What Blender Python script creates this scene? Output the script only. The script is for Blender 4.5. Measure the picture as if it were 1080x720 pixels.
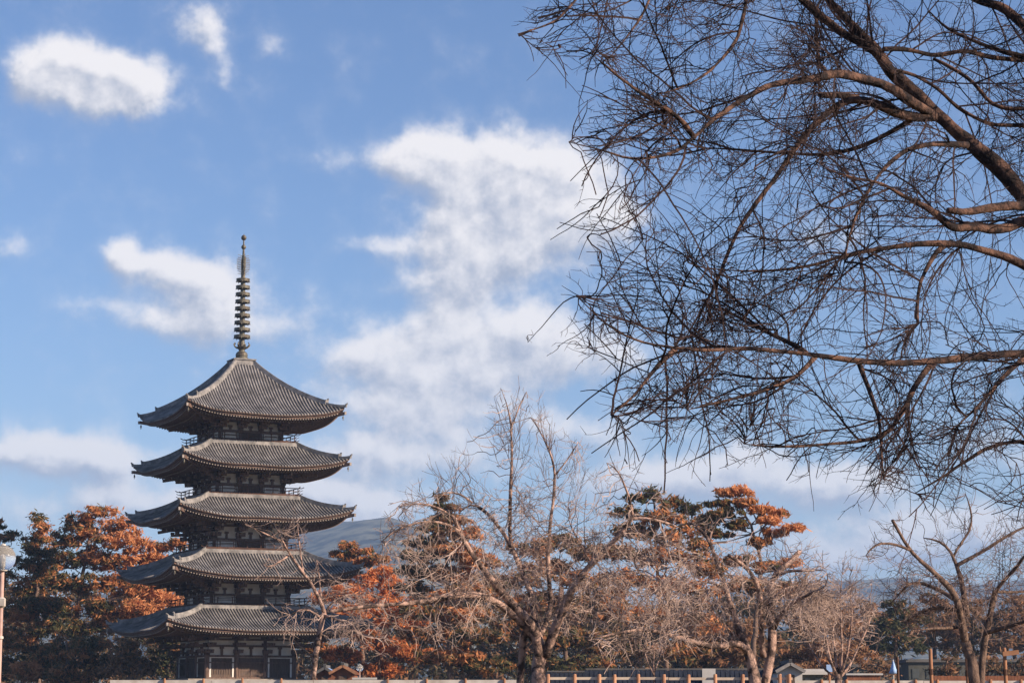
import bpy, math, random
import numpy as np
from mathutils import Vector, kdtree
R = math.radians
random.seed(7)
rng = np.random.default_rng(7)
scene = bpy.context.scene
C = scene.collection
for o in list(bpy.data.objects):
    bpy.data.objects.remove(o)

# ------------------------------------------------------------ camera
EYE = 1.6
F = 2400.0                              # focal length in pixels of the 1080 px wide photograph
TILT = math.atan(380.0 / F)
cam = bpy.data.cameras.new('camera')
cam.sensor_width = 36.0
cam.lens = F / 1080 * 36
cam.clip_start = 0.1
cam.clip_end = 40000
co = bpy.data.objects.new('camera', cam)
co.location = (0, 0, EYE)
co.rotation_euler = (R(90) + TILT, 0, 0)
C.objects.link(co)
scene.camera = co

def P(px, py, Y):
    """point at forward distance Y seen at pixel (px, py) of the photograph"""
    u = (px - 540) / F
    v = (360 - py) / F
    dy = math.cos(TILT) - v * math.sin(TILT)
    dz = math.sin(TILT) + v * math.cos(TILT)
    s = Y / dy
    return np.array([u * s, Y, EYE + dz * s])

def PV(a, Y):
    u = (a[:, 0] - 540) / F
    v = (360 - a[:, 1]) / F
    dy = math.cos(TILT) - v * math.sin(TILT)
    dz = math.sin(TILT) + v * math.cos(TILT)
    s = Y / dy
    return np.stack([u * s, Y + 0 * s, EYE + dz * s], 1)

# ------------------------------------------------------------ light
SUN_AZ, SUN_EL = 113.0, 24.0            # azimuth clockwise from the view direction +Y
SUN_STRENGTH, SKY_STRENGTH = 5.0, 0.105
sun = bpy.data.lights.new('sun', 'SUN')
sun.energy = SUN_STRENGTH
sun.angle = R(0.5)
sun.color = (1.0, 0.80, 0.61)
so = bpy.data.objects.new('sun', sun)
sd = Vector((math.sin(R(SUN_AZ)) * math.cos(R(SUN_EL)), math.cos(R(SUN_AZ)) * math.cos(R(SUN_EL)), math.sin(R(SUN_EL))))
so.rotation_euler = sd.to_track_quat('Z', 'Y').to_euler()
so.location = (60, -60, 60)
C.objects.link(so)
scene.view_settings.view_transform = 'Standard'
scene.view_settings.look = 'None'
scene.view_settings.gamma = 1
scene.view_settings.exposure = 0.95
scene.view_settings.use_curve_mapping = False

# ------------------------------------------------------------ world: sky with clouds
world = bpy.data.worlds.new('World')
scene.world = world
world.use_nodes = True
wt = world.node_tree
wt.nodes.clear()
wn = lambda t: wt.nodes.new(t)
sky = wn('ShaderNodeTexSky')
sky.sky_type = 'NISHITA'
sky.sun_disc = False
sky.sun_elevation = R(SUN_EL)
sky.sun_rotation = R(SUN_AZ)
sky.air_density = 1.0
sky.dust_density = 0.15
sky.ozone_density = 2.6
bg = wn('ShaderNodeBackground')
bg.inputs[1].default_value = SKY_STRENGTH
out = wn('ShaderNodeOutputWorld')

def ang(px, py):
    """sky angles of a pixel, in units of pixels"""
    p = P(px, py, 1000.0) - np.array([0, 0, EYE])
    return (math.atan2(p[0], p[1]) * F, math.asin(p[2] / np.linalg.norm(p)) * F)

CLOUDS = [  # px, py, rx, ry, strength
    (58, 72, 42, 30, 1.1), (100, 85, 48, 30, 1.1), (135, 102, 34, 24, 1.0), (32, 92, 24, 26, .8), (165, 84, 24, 20, .45),
    (205, 28, 22, 20, .72), (222, 52, 18, 20, .66), (240, 78, 12, 16, .55), (280, 46, 20, 14, .42), (140, 70, 60, 20, .3),
    (14, 262, 24, 14, .72),
    (130, 268, 24, 16, .9), (175, 285, 45, 24, 1.1), (232, 302, 42, 26, 1.05), (170, 335, 62, 20, .62), (250, 345, 70, 28, .75), (90, 320, 50, 14, .4),
    (430, 168, 36, 22, .95), (480, 165, 52, 26, 1.05), (540, 180, 62, 38, 1.1), (595, 205, 60, 46, 1.1), (505, 222, 75, 40, 1.15),
    (395, 262, 45, 10, .62), (480, 290, 56, 38, 1.05), (545, 268, 60, 36, .95), (640, 240, 50, 30, .7), (345, 165, 26, 18, .38),
    (470, 350, 85, 30, .85), (560, 348, 55, 26, .85), (395, 380, 75, 26, .85), (510, 392, 100, 26, .8), (625, 372, 60, 26, .85), (440, 430, 110, 26, 1.0),
    (30, 476, 70, 26, .95), (110, 482, 70, 20, .8), (180, 524, 110, 18, .7), (60, 540, 110, 22, .4), (420, 478, 120, 26, .9), (350, 520, 90, 18, .95),
    (370, 538, 55, 16, 1.5), (690, 505, 100, 28, .75), (770, 495, 60, 22, .85), (890, 512, 55, 20, 1.4), (920, 585, 100, 20, .65), (1010, 556, 80, 22, 1.3),
    (620, 450, 80, 20, .55), (1070, 480, 60, 30, .5), (820, 560, 130, 26, .45), (860, 250, 60, 30, .3),
]
cg = bpy.data.node_groups.new('cloud_field', 'ShaderNodeTree')
cg.interface.new_socket('q', in_out='INPUT', socket_type='NodeSocketVector')
cg.interface.new_socket('d', in_out='OUTPUT', socket_type='NodeSocketFloat')
gi = cg.nodes.new('NodeGroupInput')
go = cg.nodes.new('NodeGroupOutput')

def gm(op, a, b=None, c=None, tree=cg):
    n = tree.nodes.new('ShaderNodeMath')
    n.operation = op
    for i, x in enumerate((a, b, c)):
        if x is None:
            continue
        if isinstance(x, (int, float)):
            n.inputs[i].default_value = x
        else:
            tree.links.new(x, n.inputs[i])
    return n.outputs[0]

def gv(op, a, b=None, c=None, tree=cg):
    n = tree.nodes.new('ShaderNodeVectorMath')
    n.operation = op
    for i, x in enumerate((a, b, c)):
        if x is None:
            continue
        if isinstance(x, (tuple, list)):
            n.inputs[i].default_value = x
        else:
            tree.links.new(x, n.inputs[i])
    return n

def noise(tree, vec, scale, detail, rough, lac=2.0, kind='fac', dist=0.0):
    n = tree.nodes.new('ShaderNodeTexNoise')
    n.inputs['Scale'].default_value = scale
    n.inputs['Detail'].default_value = detail
    n.inputs['Roughness'].default_value = rough
    n.inputs['Lacunarity'].default_value = lac
    n.inputs['Distortion'].default_value = dist
    tree.links.new(vec, n.inputs['Vector'])
    return n.outputs[0] if kind == 'fac' else n.outputs[1]

q0 = gi.outputs[0]
warp = noise(cg, q0, 0.014, 6, 0.6, kind='col')
w1 = gv('SUBTRACT', warp, (.5, .5, .5)).outputs[0]
q1 = gv('MULTIPLY_ADD', w1, (54, 40, 0), q0).outputs[0]
acc = 0.0
for (px, py, rx, ry, s) in CLOUDS:
    cx, cy = ang(px, py)
    s = s * 1.22 if py > 430 else s
    m = gv('MULTIPLY_ADD', q1, (1 / rx, 1 / ry, 0), (-cx / rx, -cy / ry, 0)).outputs[0]
    d2 = gv('DOT_PRODUCT', m, m).outputs['Value']
    e = gm('POWER', math.exp(-0.95), d2)
    acc = gm('MULTIPLY_ADD', e, s, acc)
acc = gm('MINIMUM', acc, 1.35)
n1 = noise(cg, q0, 0.020, 10, 0.60)
n1 = gm('SUBTRACT', n1, 0.5)
cg.links.new(gm('MULTIPLY_ADD', n1, 1.6, acc), go.inputs[0])

tc = wn('ShaderNodeTexCoord')
sp = wn('ShaderNodeSeparateXYZ')
wt.links.new(tc.outputs['Generated'], sp.inputs[0])
az = gm('MULTIPLY', gm('ARCTAN2', sp.outputs[0], sp.outputs[1], tree=wt), F, tree=wt)
el = gm('MULTIPLY', gm('ARCSINE', sp.outputs[2], tree=wt), F, tree=wt)
cb = wn('ShaderNodeCombineXYZ')
wt.links.new(az, cb.inputs[0])
wt.links.new(el, cb.inputs[1])
def field(vec):
    g = wn('ShaderNodeGroup')
    g.node_tree = cg
    wt.links.new(vec, g.inputs[0])
    return g.outputs[0]
dA = field(cb.outputs[0])
dB = field(gv('ADD', cb.outputs[0], (9, 15, 0), tree=wt).outputs[0])
def mapr(v, a, b, lo=0.0, hi=1.0, smooth=True):
    n = wn('ShaderNodeMapRange')
    n.interpolation_type = 'SMOOTHSTEP' if smooth else 'LINEAR'
    wt.links.new(v, n.inputs[0])
    for i, x in enumerate((a, b, lo, hi)):
        n.inputs[i + 1].default_value = x
    return n.outputs[0]
core = mapr(dA, 0.20, 1.05)
veil = mapr(dA, -0.10, .6)
alpha = gm('MULTIPLY_ADD', core, .84, gm('MULTIPLY', veil, .16, tree=wt), tree=wt)
lit = gm('SUBTRACT', dA, dB, tree=wt)
fine = gm('SUBTRACT', noise(wt, cb.outputs[0], 0.03, 6, .6), .5, tree=wt)
bil = gm('SUBTRACT', noise(wt, cb.outputs[0], 0.011, 7, .55, dist=.4), .5, tree=wt)
lit = gm('MULTIPLY_ADD', fine, .30, lit, tree=wt)
lit = gm('MULTIPLY_ADD', bil, .55, lit, tree=wt)
lit = mapr(lit, -0.60, 0.42)
lit = gm('MULTIPLY', lit, mapr(el, 150, 420, .90, 1.0), tree=wt)
cm = wn('ShaderNodeMix')
cm.data_type = 'RGBA'
cm.inputs[6].default_value = (2.2, 2.4, 2.95, 1)
cm.inputs[7].default_value = (5.25, 5.0, 4.9, 1)
wt.links.new(lit, cm.inputs[0])
# the clear sky, slightly cooled
tint = wn('ShaderNodeMix')
tint.data_type = 'RGBA'
tint.blend_type = 'MULTIPLY'
tint.inputs[0].default_value = 1.0
tint.inputs[7].default_value = (.545, .575, .69, 1)
wt.links.new(sky.outputs[0], tint.inputs[6])
sm = wn('ShaderNodeMix')
sm.data_type = 'RGBA'
wt.links.new(gm('MULTIPLY', alpha, .93, tree=wt), sm.inputs[0])
hs = wn('ShaderNodeHueSaturation')
hs.inputs['Saturation'].default_value = 1.03
wt.links.new(tint.outputs[2], hs.inputs['Color'])
wt.links.new(hs.outputs[0], sm.inputs[6])
wt.links.new(cm.outputs[2], sm.inputs[7])
wt.links.new(sm.outputs[2], bg.inputs[0])
wt.links.new(bg.outputs[0], out.inputs[0])
world.cycles.sampling_method = 'MANUAL'
world.cycles.sample_map_resolution = 256
scene.cycles.max_bounces = 5
scene.cycles.diffuse_bounces = 4
scene.cycles.transparent_max_bounces = 8
scene.cycles.volume_bounces = 0

# ------------------------------------------------------------ materials
def mat(name, c1, c2=None, scale=2.0, rough=0.85, detail=5, metallic=0.0, bump=0.0, lo=.35, hi=.65, stretch=None, tone=False, cols=None, transl=0.0):
    m = bpy.data.materials.new(name)
    m.use_nodes = True
    t = m.node_tree
    b = t.nodes['Principled BSDF']
    b.inputs['Roughness'].default_value = rough
    b.inputs['Metallic'].default_value = metallic
    b.inputs['Specular IOR Level'].default_value = 0.25
    tcn = t.nodes.new('ShaderNodeTexCoord')
    vec = tcn.outputs['Object']
    if stretch:
        mp = t.nodes.new('ShaderNodeMapping')
        mp.inputs['Scale'].default_value = stretch
        t.links.new(vec, mp.inputs[0])
        vec = mp.outputs[0]
    f = noise(t, vec, scale, detail, .6)
    r = t.nodes.new('ShaderNodeValToRGB')
    if cols:
        e = r.color_ramp.elements
        e[0].position, e[0].color = cols[0][0], (*cols[0][1], 1)
        e[1].position, e[1].color = cols[-1][0], (*cols[-1][1], 1)
        for p_, c_ in cols[1:-1]:
            k = e.new(p_)
            k.color = (*c_, 1)
    else:
        c2 = c2 or tuple(x * .7 for x in c1)
        r.color_ramp.elements[0].position = lo
        r.color_ramp.elements[1].position = hi
        r.color_ramp.elements[0].color = (*c2, 1)
        r.color_ramp.elements[1].color = (*c1, 1)
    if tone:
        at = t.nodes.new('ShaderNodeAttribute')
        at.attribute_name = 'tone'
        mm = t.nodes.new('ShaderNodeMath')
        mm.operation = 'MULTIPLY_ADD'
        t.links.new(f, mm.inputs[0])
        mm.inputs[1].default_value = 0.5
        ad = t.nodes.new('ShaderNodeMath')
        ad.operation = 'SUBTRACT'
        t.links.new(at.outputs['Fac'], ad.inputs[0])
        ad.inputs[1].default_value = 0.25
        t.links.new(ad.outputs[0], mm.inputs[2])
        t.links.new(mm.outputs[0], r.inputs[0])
    else:
        t.links.new(f, r.inputs[0])
    t.links.new(r.outputs[0], b.inputs['Base Color'])
    if tone:
        tl = t.nodes.new('ShaderNodeBsdfTranslucent')
        t.links.new(r.outputs[0], tl.inputs[0])
        ms = t.nodes.new('ShaderNodeMixShader')
        ms.inputs[0].default_value = .42
        t.links.new(b.outputs[0], ms.inputs[1])
        t.links.new(tl.outputs[0], ms.inputs[2])
        t.links.new(ms.outputs[0], t.nodes['Material Output'].inputs[0])
    if bump:
        bn = t.nodes.new('ShaderNodeBump')
        bn.inputs['Strength'].default_value = bump
        bn.inputs['Distance'].default_value = 0.03
        f2 = noise(t, vec, scale * 6, 4, .6)
        t.links.new(f2, bn.inputs['Height'])
        t.links.new(bn.outputs[0], b.inputs['Normal'])
    return m

M = {}
M['wood'] = mat('aged_timber', (.18, .115, .088), (.075, .050, .040), 2.2, .8, stretch=(3, 3, .6))
M['rail'] = mat('red_brown_timber', (.11, .055, .036), (.05, .028, .021), 2, .8)
M['plaster'] = mat('white_plaster', (.80, .76, .70), (.62, .58, .53), 1.1, .9)
M['tile'] = mat('grey_roof_tile', (.31, .29, .28), scale=.8, rough=.8, detail=10, cols=[(.28, (.075, .072, .066)), (.44, (.155, .148, .145)), (.55, (.215, .205, .20)), (.72, (.31, .30, .29))])
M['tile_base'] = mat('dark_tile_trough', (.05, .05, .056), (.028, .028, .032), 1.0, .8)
M['ridge'] = mat('pale_ridge_tile', (.29, .275, .265), (.12, .118, .118), 1.6, .8)
M['ends'] = mat('pale_rafter_end', (.36, .31, .27), (.2, .17, .15), 3, .8)
M['bronze'] = mat('weathered_bronze', (.17, .165, .13), (.07, .055, .042), 3.0, .55, metallic=.35)
M['stone'] = mat('granite', (.32, .28, .24), (.2, .18, .16), 2, .9)
M['door'] = mat('plank_door', (.13, .09, .068), (.07, .05, .04), 2, .8, stretch=(6, 6, .5))
M['bark'] = mat('dark_bark', (.24, .16, .12), (.06, .042, .037), 14, .95, bump=.8, stretch=(1, 1, .45))
M['bark_big'] = mat('mottled_bark', (.15, .085, .062), (.018, .013, .013), 7, .95, bump=.9, detail=7, lo=.44, hi=.64)
M['twig_big'] = mat('dark_twig', (.045, .027, .026), (.016, .011, .012), 3, .9)
M['bark_ch'] = mat('cherry_bark', (.42, .28, .225), (.065, .046, .040), 5, .95, bump=.9, lo=.43, hi=.58, detail=9)
M['twig_ch'] = mat('cherry_twig', (.47, .35, .295), (.18, .13, .112), 1.0, .9)
M['twig_dk'] = mat('brown_grey_twig', (.24, .16, .13), (.09, .062, .055), 1.2, .9)
M['twig_far'] = mat('brown_twig', (.24, .15, .105), (.12, .075, .06), .5, .9)
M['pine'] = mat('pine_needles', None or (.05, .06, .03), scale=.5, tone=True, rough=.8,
                cols=[(0.0, (.048, .056, .028)), (.22, (.09, .095, .042)), (.38, (.20, .14, .055)), (.52, (.50, .21, .085)), (1.0, (.74, .36, .17))])  # ramp paints light: shaded needles dark green, sunlit ones orange
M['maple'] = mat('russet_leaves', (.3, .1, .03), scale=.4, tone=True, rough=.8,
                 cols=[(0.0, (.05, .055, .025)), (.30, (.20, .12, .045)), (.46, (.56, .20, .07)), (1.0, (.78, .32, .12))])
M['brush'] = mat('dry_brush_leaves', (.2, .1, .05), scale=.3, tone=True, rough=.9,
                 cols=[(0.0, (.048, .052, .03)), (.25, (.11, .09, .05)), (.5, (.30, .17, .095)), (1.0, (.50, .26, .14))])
M['ground'] = mat('dry_grass_ground', (.17, .125, .065), (.075, .06, .032), .35, .95, detail=9)
M['path'] = mat('sandy_gravel', (.33, .28, .22), (.24, .2, .16), 2, .95, detail=8)
M['hill'] = mat('wooded_hill', (.16, .155, .10), (.005, .012, .012), .026, .95, detail=12, lo=.42, hi=.60)
M['white'] = mat('white_paint', (.58, .55, .51), (.38, .34, .30), 2.5, .6)
M['fence'] = mat('weathered_fence_wood', (.50, .27, .16), (.30, .15, .09), 3, .85)
M['pale_rail'] = mat('pale_rail_wood', (.55, .47, .38), (.38, .31, .25), 2, .8)
M['stake'] = mat('orange_brown_stake', (.36, .18, .10), (.2, .1, .06), 3, .85)
M['navy'] = mat('dark_blue_tile', (.020, .027, .045), (.012, .016, .026), 1, .95)
M['grey_wall'] = mat('grey_green_plaster', (.11, .11, .095), (.05, .055, .05), .6, .9)
M['pale_wall'] = mat('pale_grey_panel', (.50, .49, .47), (.38, .37, .36), .6, .9)
M['roofgrey'] = mat('grey_eave', (.13, .125, .12), (.08, .08, .08), .6, .9)
M['rust'] = mat('rust_boards', (.27, .11, .06), (.14, .06, .035), 1.5, .85)
M['winglass'] = mat('dim_window', (.10, .11, .11), (.06, .07, .07), .6, .4)
M['blue'] = mat('light_blue_canvas', (.34, .50, .78), (.24, .38, .64), 2, .8)
M['pole'] = mat('pinkish_pole_paint', (.50, .34, .29), (.32, .21, .18), 3, .6)
M['leafdark'] = mat('withered_leaf_surface', (.05, .02, .02), (.03, .012, .012), 20, .8)
gl = bpy.data.materials.new('clear_globe')
gl.use_nodes = True
gb = gl.node_tree.nodes['Principled BSDF']
gb.inputs['Transmission Weight'].default_value = 0.85
gb.inputs['Roughness'].default_value = 0.06
gb.inputs['IOR'].default_value = 1.12
gb.inputs['Base Color'].default_value = (.9, .9, .88, 1)
_gn = gl.node_tree.nodes.new('ShaderNodeTexNoise')
_gn.inputs['Scale'].default_value = 9
_gr = gl.node_tree.nodes.new('ShaderNodeMapRange')
_gr.inputs[3].default_value = .02
_gr.inputs[4].default_value = .22
gl.node_tree.links.new(_gn.outputs[0], _gr.inputs[0])
gl.node_tree.links.new(_gr.outputs[0], gb.inputs['Roughness'])
M['globe'] = gl

# ------------------------------------------------------------ mesh helpers
def rot2(k):
    a = k * math.pi / 2
    return np.array([[math.cos(a), -math.sin(a), 0], [math.sin(a), math.cos(a), 0], [0, 0, 1]])

class MB:
    def __init__(s):
        s.v, s.f, s.m, s.n = [], [], [], 0
        s.T = None
    def add(s, v, f, m=0):
        v = np.asarray(v, float).reshape(-1, 3)
        if s.T is not None:
            v = v @ s.T.T
        s.v.append(v)
        s.f += [tuple(i + s.n for i in q) for q in f]
        s.m += [m] * len(f)
        s.n += len(v)
    def box(s, c, d, m=0, ax=None):
        """c centre, d full sizes, ax optional 3x3 with axes as rows"""
        q = np.array([(x, y, z) for z in (-.5, .5) for y in (-.5, .5) for x in (-.5, .5)]) * np.asarray(d, float)
        if ax is not None:
            q = q @ np.asarray(ax, float)
        s.add(q + np.asarray(c, float), [(0, 2, 3, 1), (4, 5, 7, 6), (0, 1, 5, 4), (2, 6, 7, 3), (0, 4, 6, 2), (1, 3, 7, 5)], m)
    def bar(s, a, b, w, h, m=0):
        a, b = np.asarray(a, float), np.asarray(b, float)
        d = b - a
        L = np.linalg.norm(d)
        if L < 1e-6:
            return
        x = d / L
        up = np.array([0, 0, 1.0]) if abs(x[2]) < .98 else np.array([0, 1.0, 0])
        y = np.cross(up, x)
        y /= np.linalg.norm(y)
        z = np.cross(x, y)
        s.box((a + b) / 2, (L, w, h), m, [x, y, z])
    def tube(s, pts, rad, n=8, m=0, cap=True):
        pts = np.asarray(pts, float)
        K = len(pts)
        rad = np.broadcast_to(np.asarray(rad, float), (K,))
        t = np.gradient(pts, axis=0)
        t /= np.maximum(np.linalg.norm(t, axis=1, keepdims=True), 1e-9)
        ref = np.array([0.3, 1, 0.2]) if abs(t[0][1]) < .8 else np.array([1, .2, .1])
        V = []
        for i in range(K):
            a = np.cross(t[i], ref)
            a /= np.linalg.norm(a)
            b = np.cross(t[i], a)
            ref = np.cross(a, t[i])
            for k in range(n):
                w = 2 * math.pi * k / n
                V.append(pts[i] + rad[i] * (math.cos(w) * a + math.sin(w) * b))
        f = [(i * n + k, i * n + (k + 1) % n, (i + 1) * n + (k + 1) % n, (i + 1) * n + k) for i in range(K - 1) for k in range(n)]
        if cap:
            f += [tuple(range(n))[::-1], tuple((K - 1) * n + k for k in range(n))]
        s.add(V, f, m)
    def lathe(s, prof, n=16, c=(0, 0, 0), m=0):
        V, f = [], []
        for (r, z) in prof:
            for k in range(n):
                w = 2 * math.pi * k / n
                V.append((c[0] + r * math.cos(w), c[1] + r * math.sin(w), c[2] + z))
        K = len(prof)
        f = [(i * n + k, i * n + (k + 1) % n, (i + 1) * n + (k + 1) % n, (i + 1) * n + k) for i in range(K - 1) for k in range(n)]
        f += [tuple(range(n))[::-1], tuple((K - 1) * n + k for k in range(n))]
        s.add(V, f, m)
    def build(s, name, mats, parent=None, smooth=False):
        me = bpy.data.meshes.new(name)
        me.from_pydata(np.concatenate(s.v).tolist(), [], s.f)
        mats = mats if isinstance(mats, (list, tuple)) else [mats]
        for k in mats:
            me.materials.append(M[k])
        me.polygons.foreach_set('material_index', s.m)
        if smooth:
            me.polygons.foreach_set('use_smooth', [True] * len(s.f))
        me.update()
        o = bpy.data.objects.new(name, me)
        C.objects.link(o)
        if parent:
            o.parent = parent
        return o

def quads(name, V, mats, parent=None, tone=None, nv=4, kind=None):
    """V (N, nv, 3) independent faces as one mesh"""
    N = len(V)
    me = bpy.data.meshes.new(name)
    me.vertices.add(N * nv)
    me.vertices.foreach_set('co', V.astype(np.float32).ravel())
    me.loops.add(N * nv)
    me.loops.foreach_set('vertex_index', np.arange(N * nv, dtype=np.int32))
    me.polygons.add(N)
    me.polygons.foreach_set('loop_start', np.arange(N, dtype=np.int32) * nv)
    me.polygons.foreach_set('loop_total', np.full(N, nv, dtype=np.int32))
    me.materials.append(M[mats])
    if tone is not None:
        a = me.attributes.new('tone', 'FLOAT', 'FACE')
        a.data.foreach_set('value', tone.astype(np.float32))
    me.update(calc_edges=True)
    me.validate()
    o = bpy.data.objects.new(name, me)
    C.objects.link(o)
    if parent:
        o.parent = parent
    if kind:
        o['kind'] = kind
    return o

def prisms(A, B, ra, rb):
    """three-sided tapered prisms between points -> quads (N*3, 4, 3)"""
    d = B - A
    L = np.maximum(np.linalg.norm(d, axis=1, keepdims=True), 1e-9)
    t = d / L
    ref = np.where(np.abs(t[:, 1:2]) < .9, np.array([[0, 1.0, 0]]), np.array([[1.0, 0, 0]]))
    a = np.cross(t, ref)
    a /= np.linalg.norm(a, axis=1, keepdims=True)
    b = np.cross(t, a)
    ra, rb = ra[:, None], rb[:, None]
    ringA, ringB = [], []
    for k in range(3):
        w = 2 * math.pi * k / 3 + .3
        o = math.cos(w) * a + math.sin(w) * b
        ringA.append(A + ra * o)
        ringB.append(B + rb * o)
    Q = [np.stack([ringA[k], ringA[(k + 1) % 3], ringB[(k + 1) % 3], ringB[k]], 1) for k in range(3)]
    return np.concatenate(Q, 0)

def thing(name, label, cat, loc=(0, 0, 0), rz=0.0, group=None):
    o = bpy.data.objects.new(name, None)
    o.empty_display_size = .5
    C.objects.link(o)
    o.location = tuple(float(x) for x in loc)
    o.rotation_euler = (0, 0, rz)
    o['label'], o['category'] = label, cat
    if group:
        o['group'] = group
    return o

def tag(o, label, cat, group=None):
    o['label'], o['category'] = label, cat
    if group:
        o['group'] = group
    return o

# ------------------------------------------------------------ ground
def smooth(a, b, x):
    t = min(max((x - a) / (b - a), 0), 1)
    return t * t * (3 - 2 * t)
def gz(x, y):
    return .95 * smooth(22, 52, y) + 1.75 * smooth(80, 215, y)
ys = list(np.arange(-60, 300, 4.0)) + [320, 360, 420, 500, 650, 900, 1300, 2000, 3000, 4500, 7000, 11000]
xs = [-9000, -5000, -2500, -1200, -600, -350] + list(np.arange(-240, 241, 8.0)) + [350, 600, 1200, 2500, 5000, 9000]
V, Fc = [], []
for y in ys:
    for x in xs:
        b = .05 * math.sin(x * .31 + y * .17) + .04 * math.sin(x * .13 - y * .29)
        V.append((x, y, gz(x, y) + (b if abs(x) < 240 and y < 300 else 0)))
n = len(xs)
for j in range(len(ys) - 1):
    for i in range(n - 1):
        Fc.append((j * n + i, j * n + i + 1, (j + 1) * n + i + 1, (j + 1) * n + i))
g = MB()
g.add(V, Fc)
o = g.build('ground', 'ground', smooth=True)
o['kind'] = 'structure'
g = MB()
V, Fc = [], []
pts = [(x, 60 + 3 * math.sin(x * .02)) for x in np.arange(-80, 81, 4.0)]
for i, (x, y) in enumerate(pts):
    for w in (-3, -1, 1, 3):
        bb = .05 * math.sin(x * .31 + (y + w) * .17) + .04 * math.sin(x * .13 - (y + w) * .29)
        V.append((x, y + w, gz(x, y + w) + bb + .02))
for i in range(len(pts) - 1):
    for k in range(3):
        Fc.append((i * 4 + k, (i + 1) * 4 + k, (i + 1) * 4 + k + 1, i * 4 + k + 1))
g.add(V, Fc)
g.build('path', 'path')['kind'] = 'structure'

# hills
def hill(name, ridge, Y, depth, seed):
    r = np.array(ridge, float)
    nx, ny = 220, 26
    px = np.linspace(r[0, 0], r[-1, 0], nx)
    py = np.interp(px, r[:, 0], r[:, 1])
    top = PV(np.stack([px, py], 1), Y)
    rg = np.random.default_rng(seed)
    ph = rg.uniform(0, 6.28, 24)
    V, Fc = [], []
    for j in range(ny):
        t = j / (ny - 1)                 # 0 front foot .. 0.6 ridge .. 1 back
        for i in range(nx):
            x, _, z = top[i]
            if t <= .62:
                k = t / .62
                h = (k ** .85)
                y = Y - depth * (1 - k)
            else:
                k = (t - .62) / .38
                h = 1 - k * k
                y = Y + depth * k
            und = sum(math.sin(x * (.004 * 1.55 ** m) + ph[m] + y * (.0035 * 1.5 ** m) + 3 * t) / (1.5 ** m) for m in range(8))
            H = z * h + und * 14 * h * (1 if abs(t - .62) > .03 else .25)
            xx = x * (y / Y)
            V.append((xx, y, max(H, -5)))
    for j in range(ny - 1):
        for i in range(nx - 1):
            Fc.append((j * nx + i, j * nx + i + 1, (j + 1) * nx + i + 1, (j + 1) * nx + i))
    m = MB()
    m.add(V, Fc)
    o = m.build(name, 'hill', smooth=True)
    o['kind'] = 'structure'
hill('hill', [(-500, 690), (-100, 650), (150, 615), (270, 580), (320, 563), (355, 555), (385, 548), (405, 547), (440, 556), (470, 576), (510, 606), (560, 640), (680, 665), (820, 680), (1100, 690)], 3400, 1300, 3)
hill('hill', [(400, 690), (600, 650), (760, 622), (860, 612), (915, 608), (955, 606), (985, 611), (1020, 616), (1060, 613), (1100, 608), (1250, 600), (1500, 625), (1800, 690)], 4600, 1600, 5)

# haze: one closed box round the whole place
hz = MB()
hz.box((0, 1500, 215), (24000, 20000, 448))
hzm = bpy.data.materials.new('haze')
hzm.use_nodes = True
ht = hzm.node_tree
ht.nodes.clear()
ho = ht.nodes.new('ShaderNodeOutputMaterial')
pv = ht.nodes.new('ShaderNodeVolumePrincipled')
pv.inputs['Color'].default_value = (.40, .62, 1.0, 1)
pv.inputs['Density'].default_value = .00014
pv.inputs['Anisotropy'].default_value = 0.0
ht.links.new(pv.outputs[0], ho.inputs['Volume'])
M['haze'] = hzm
hz.build('haze', 'haze')['kind'] = 'stuff'

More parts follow.
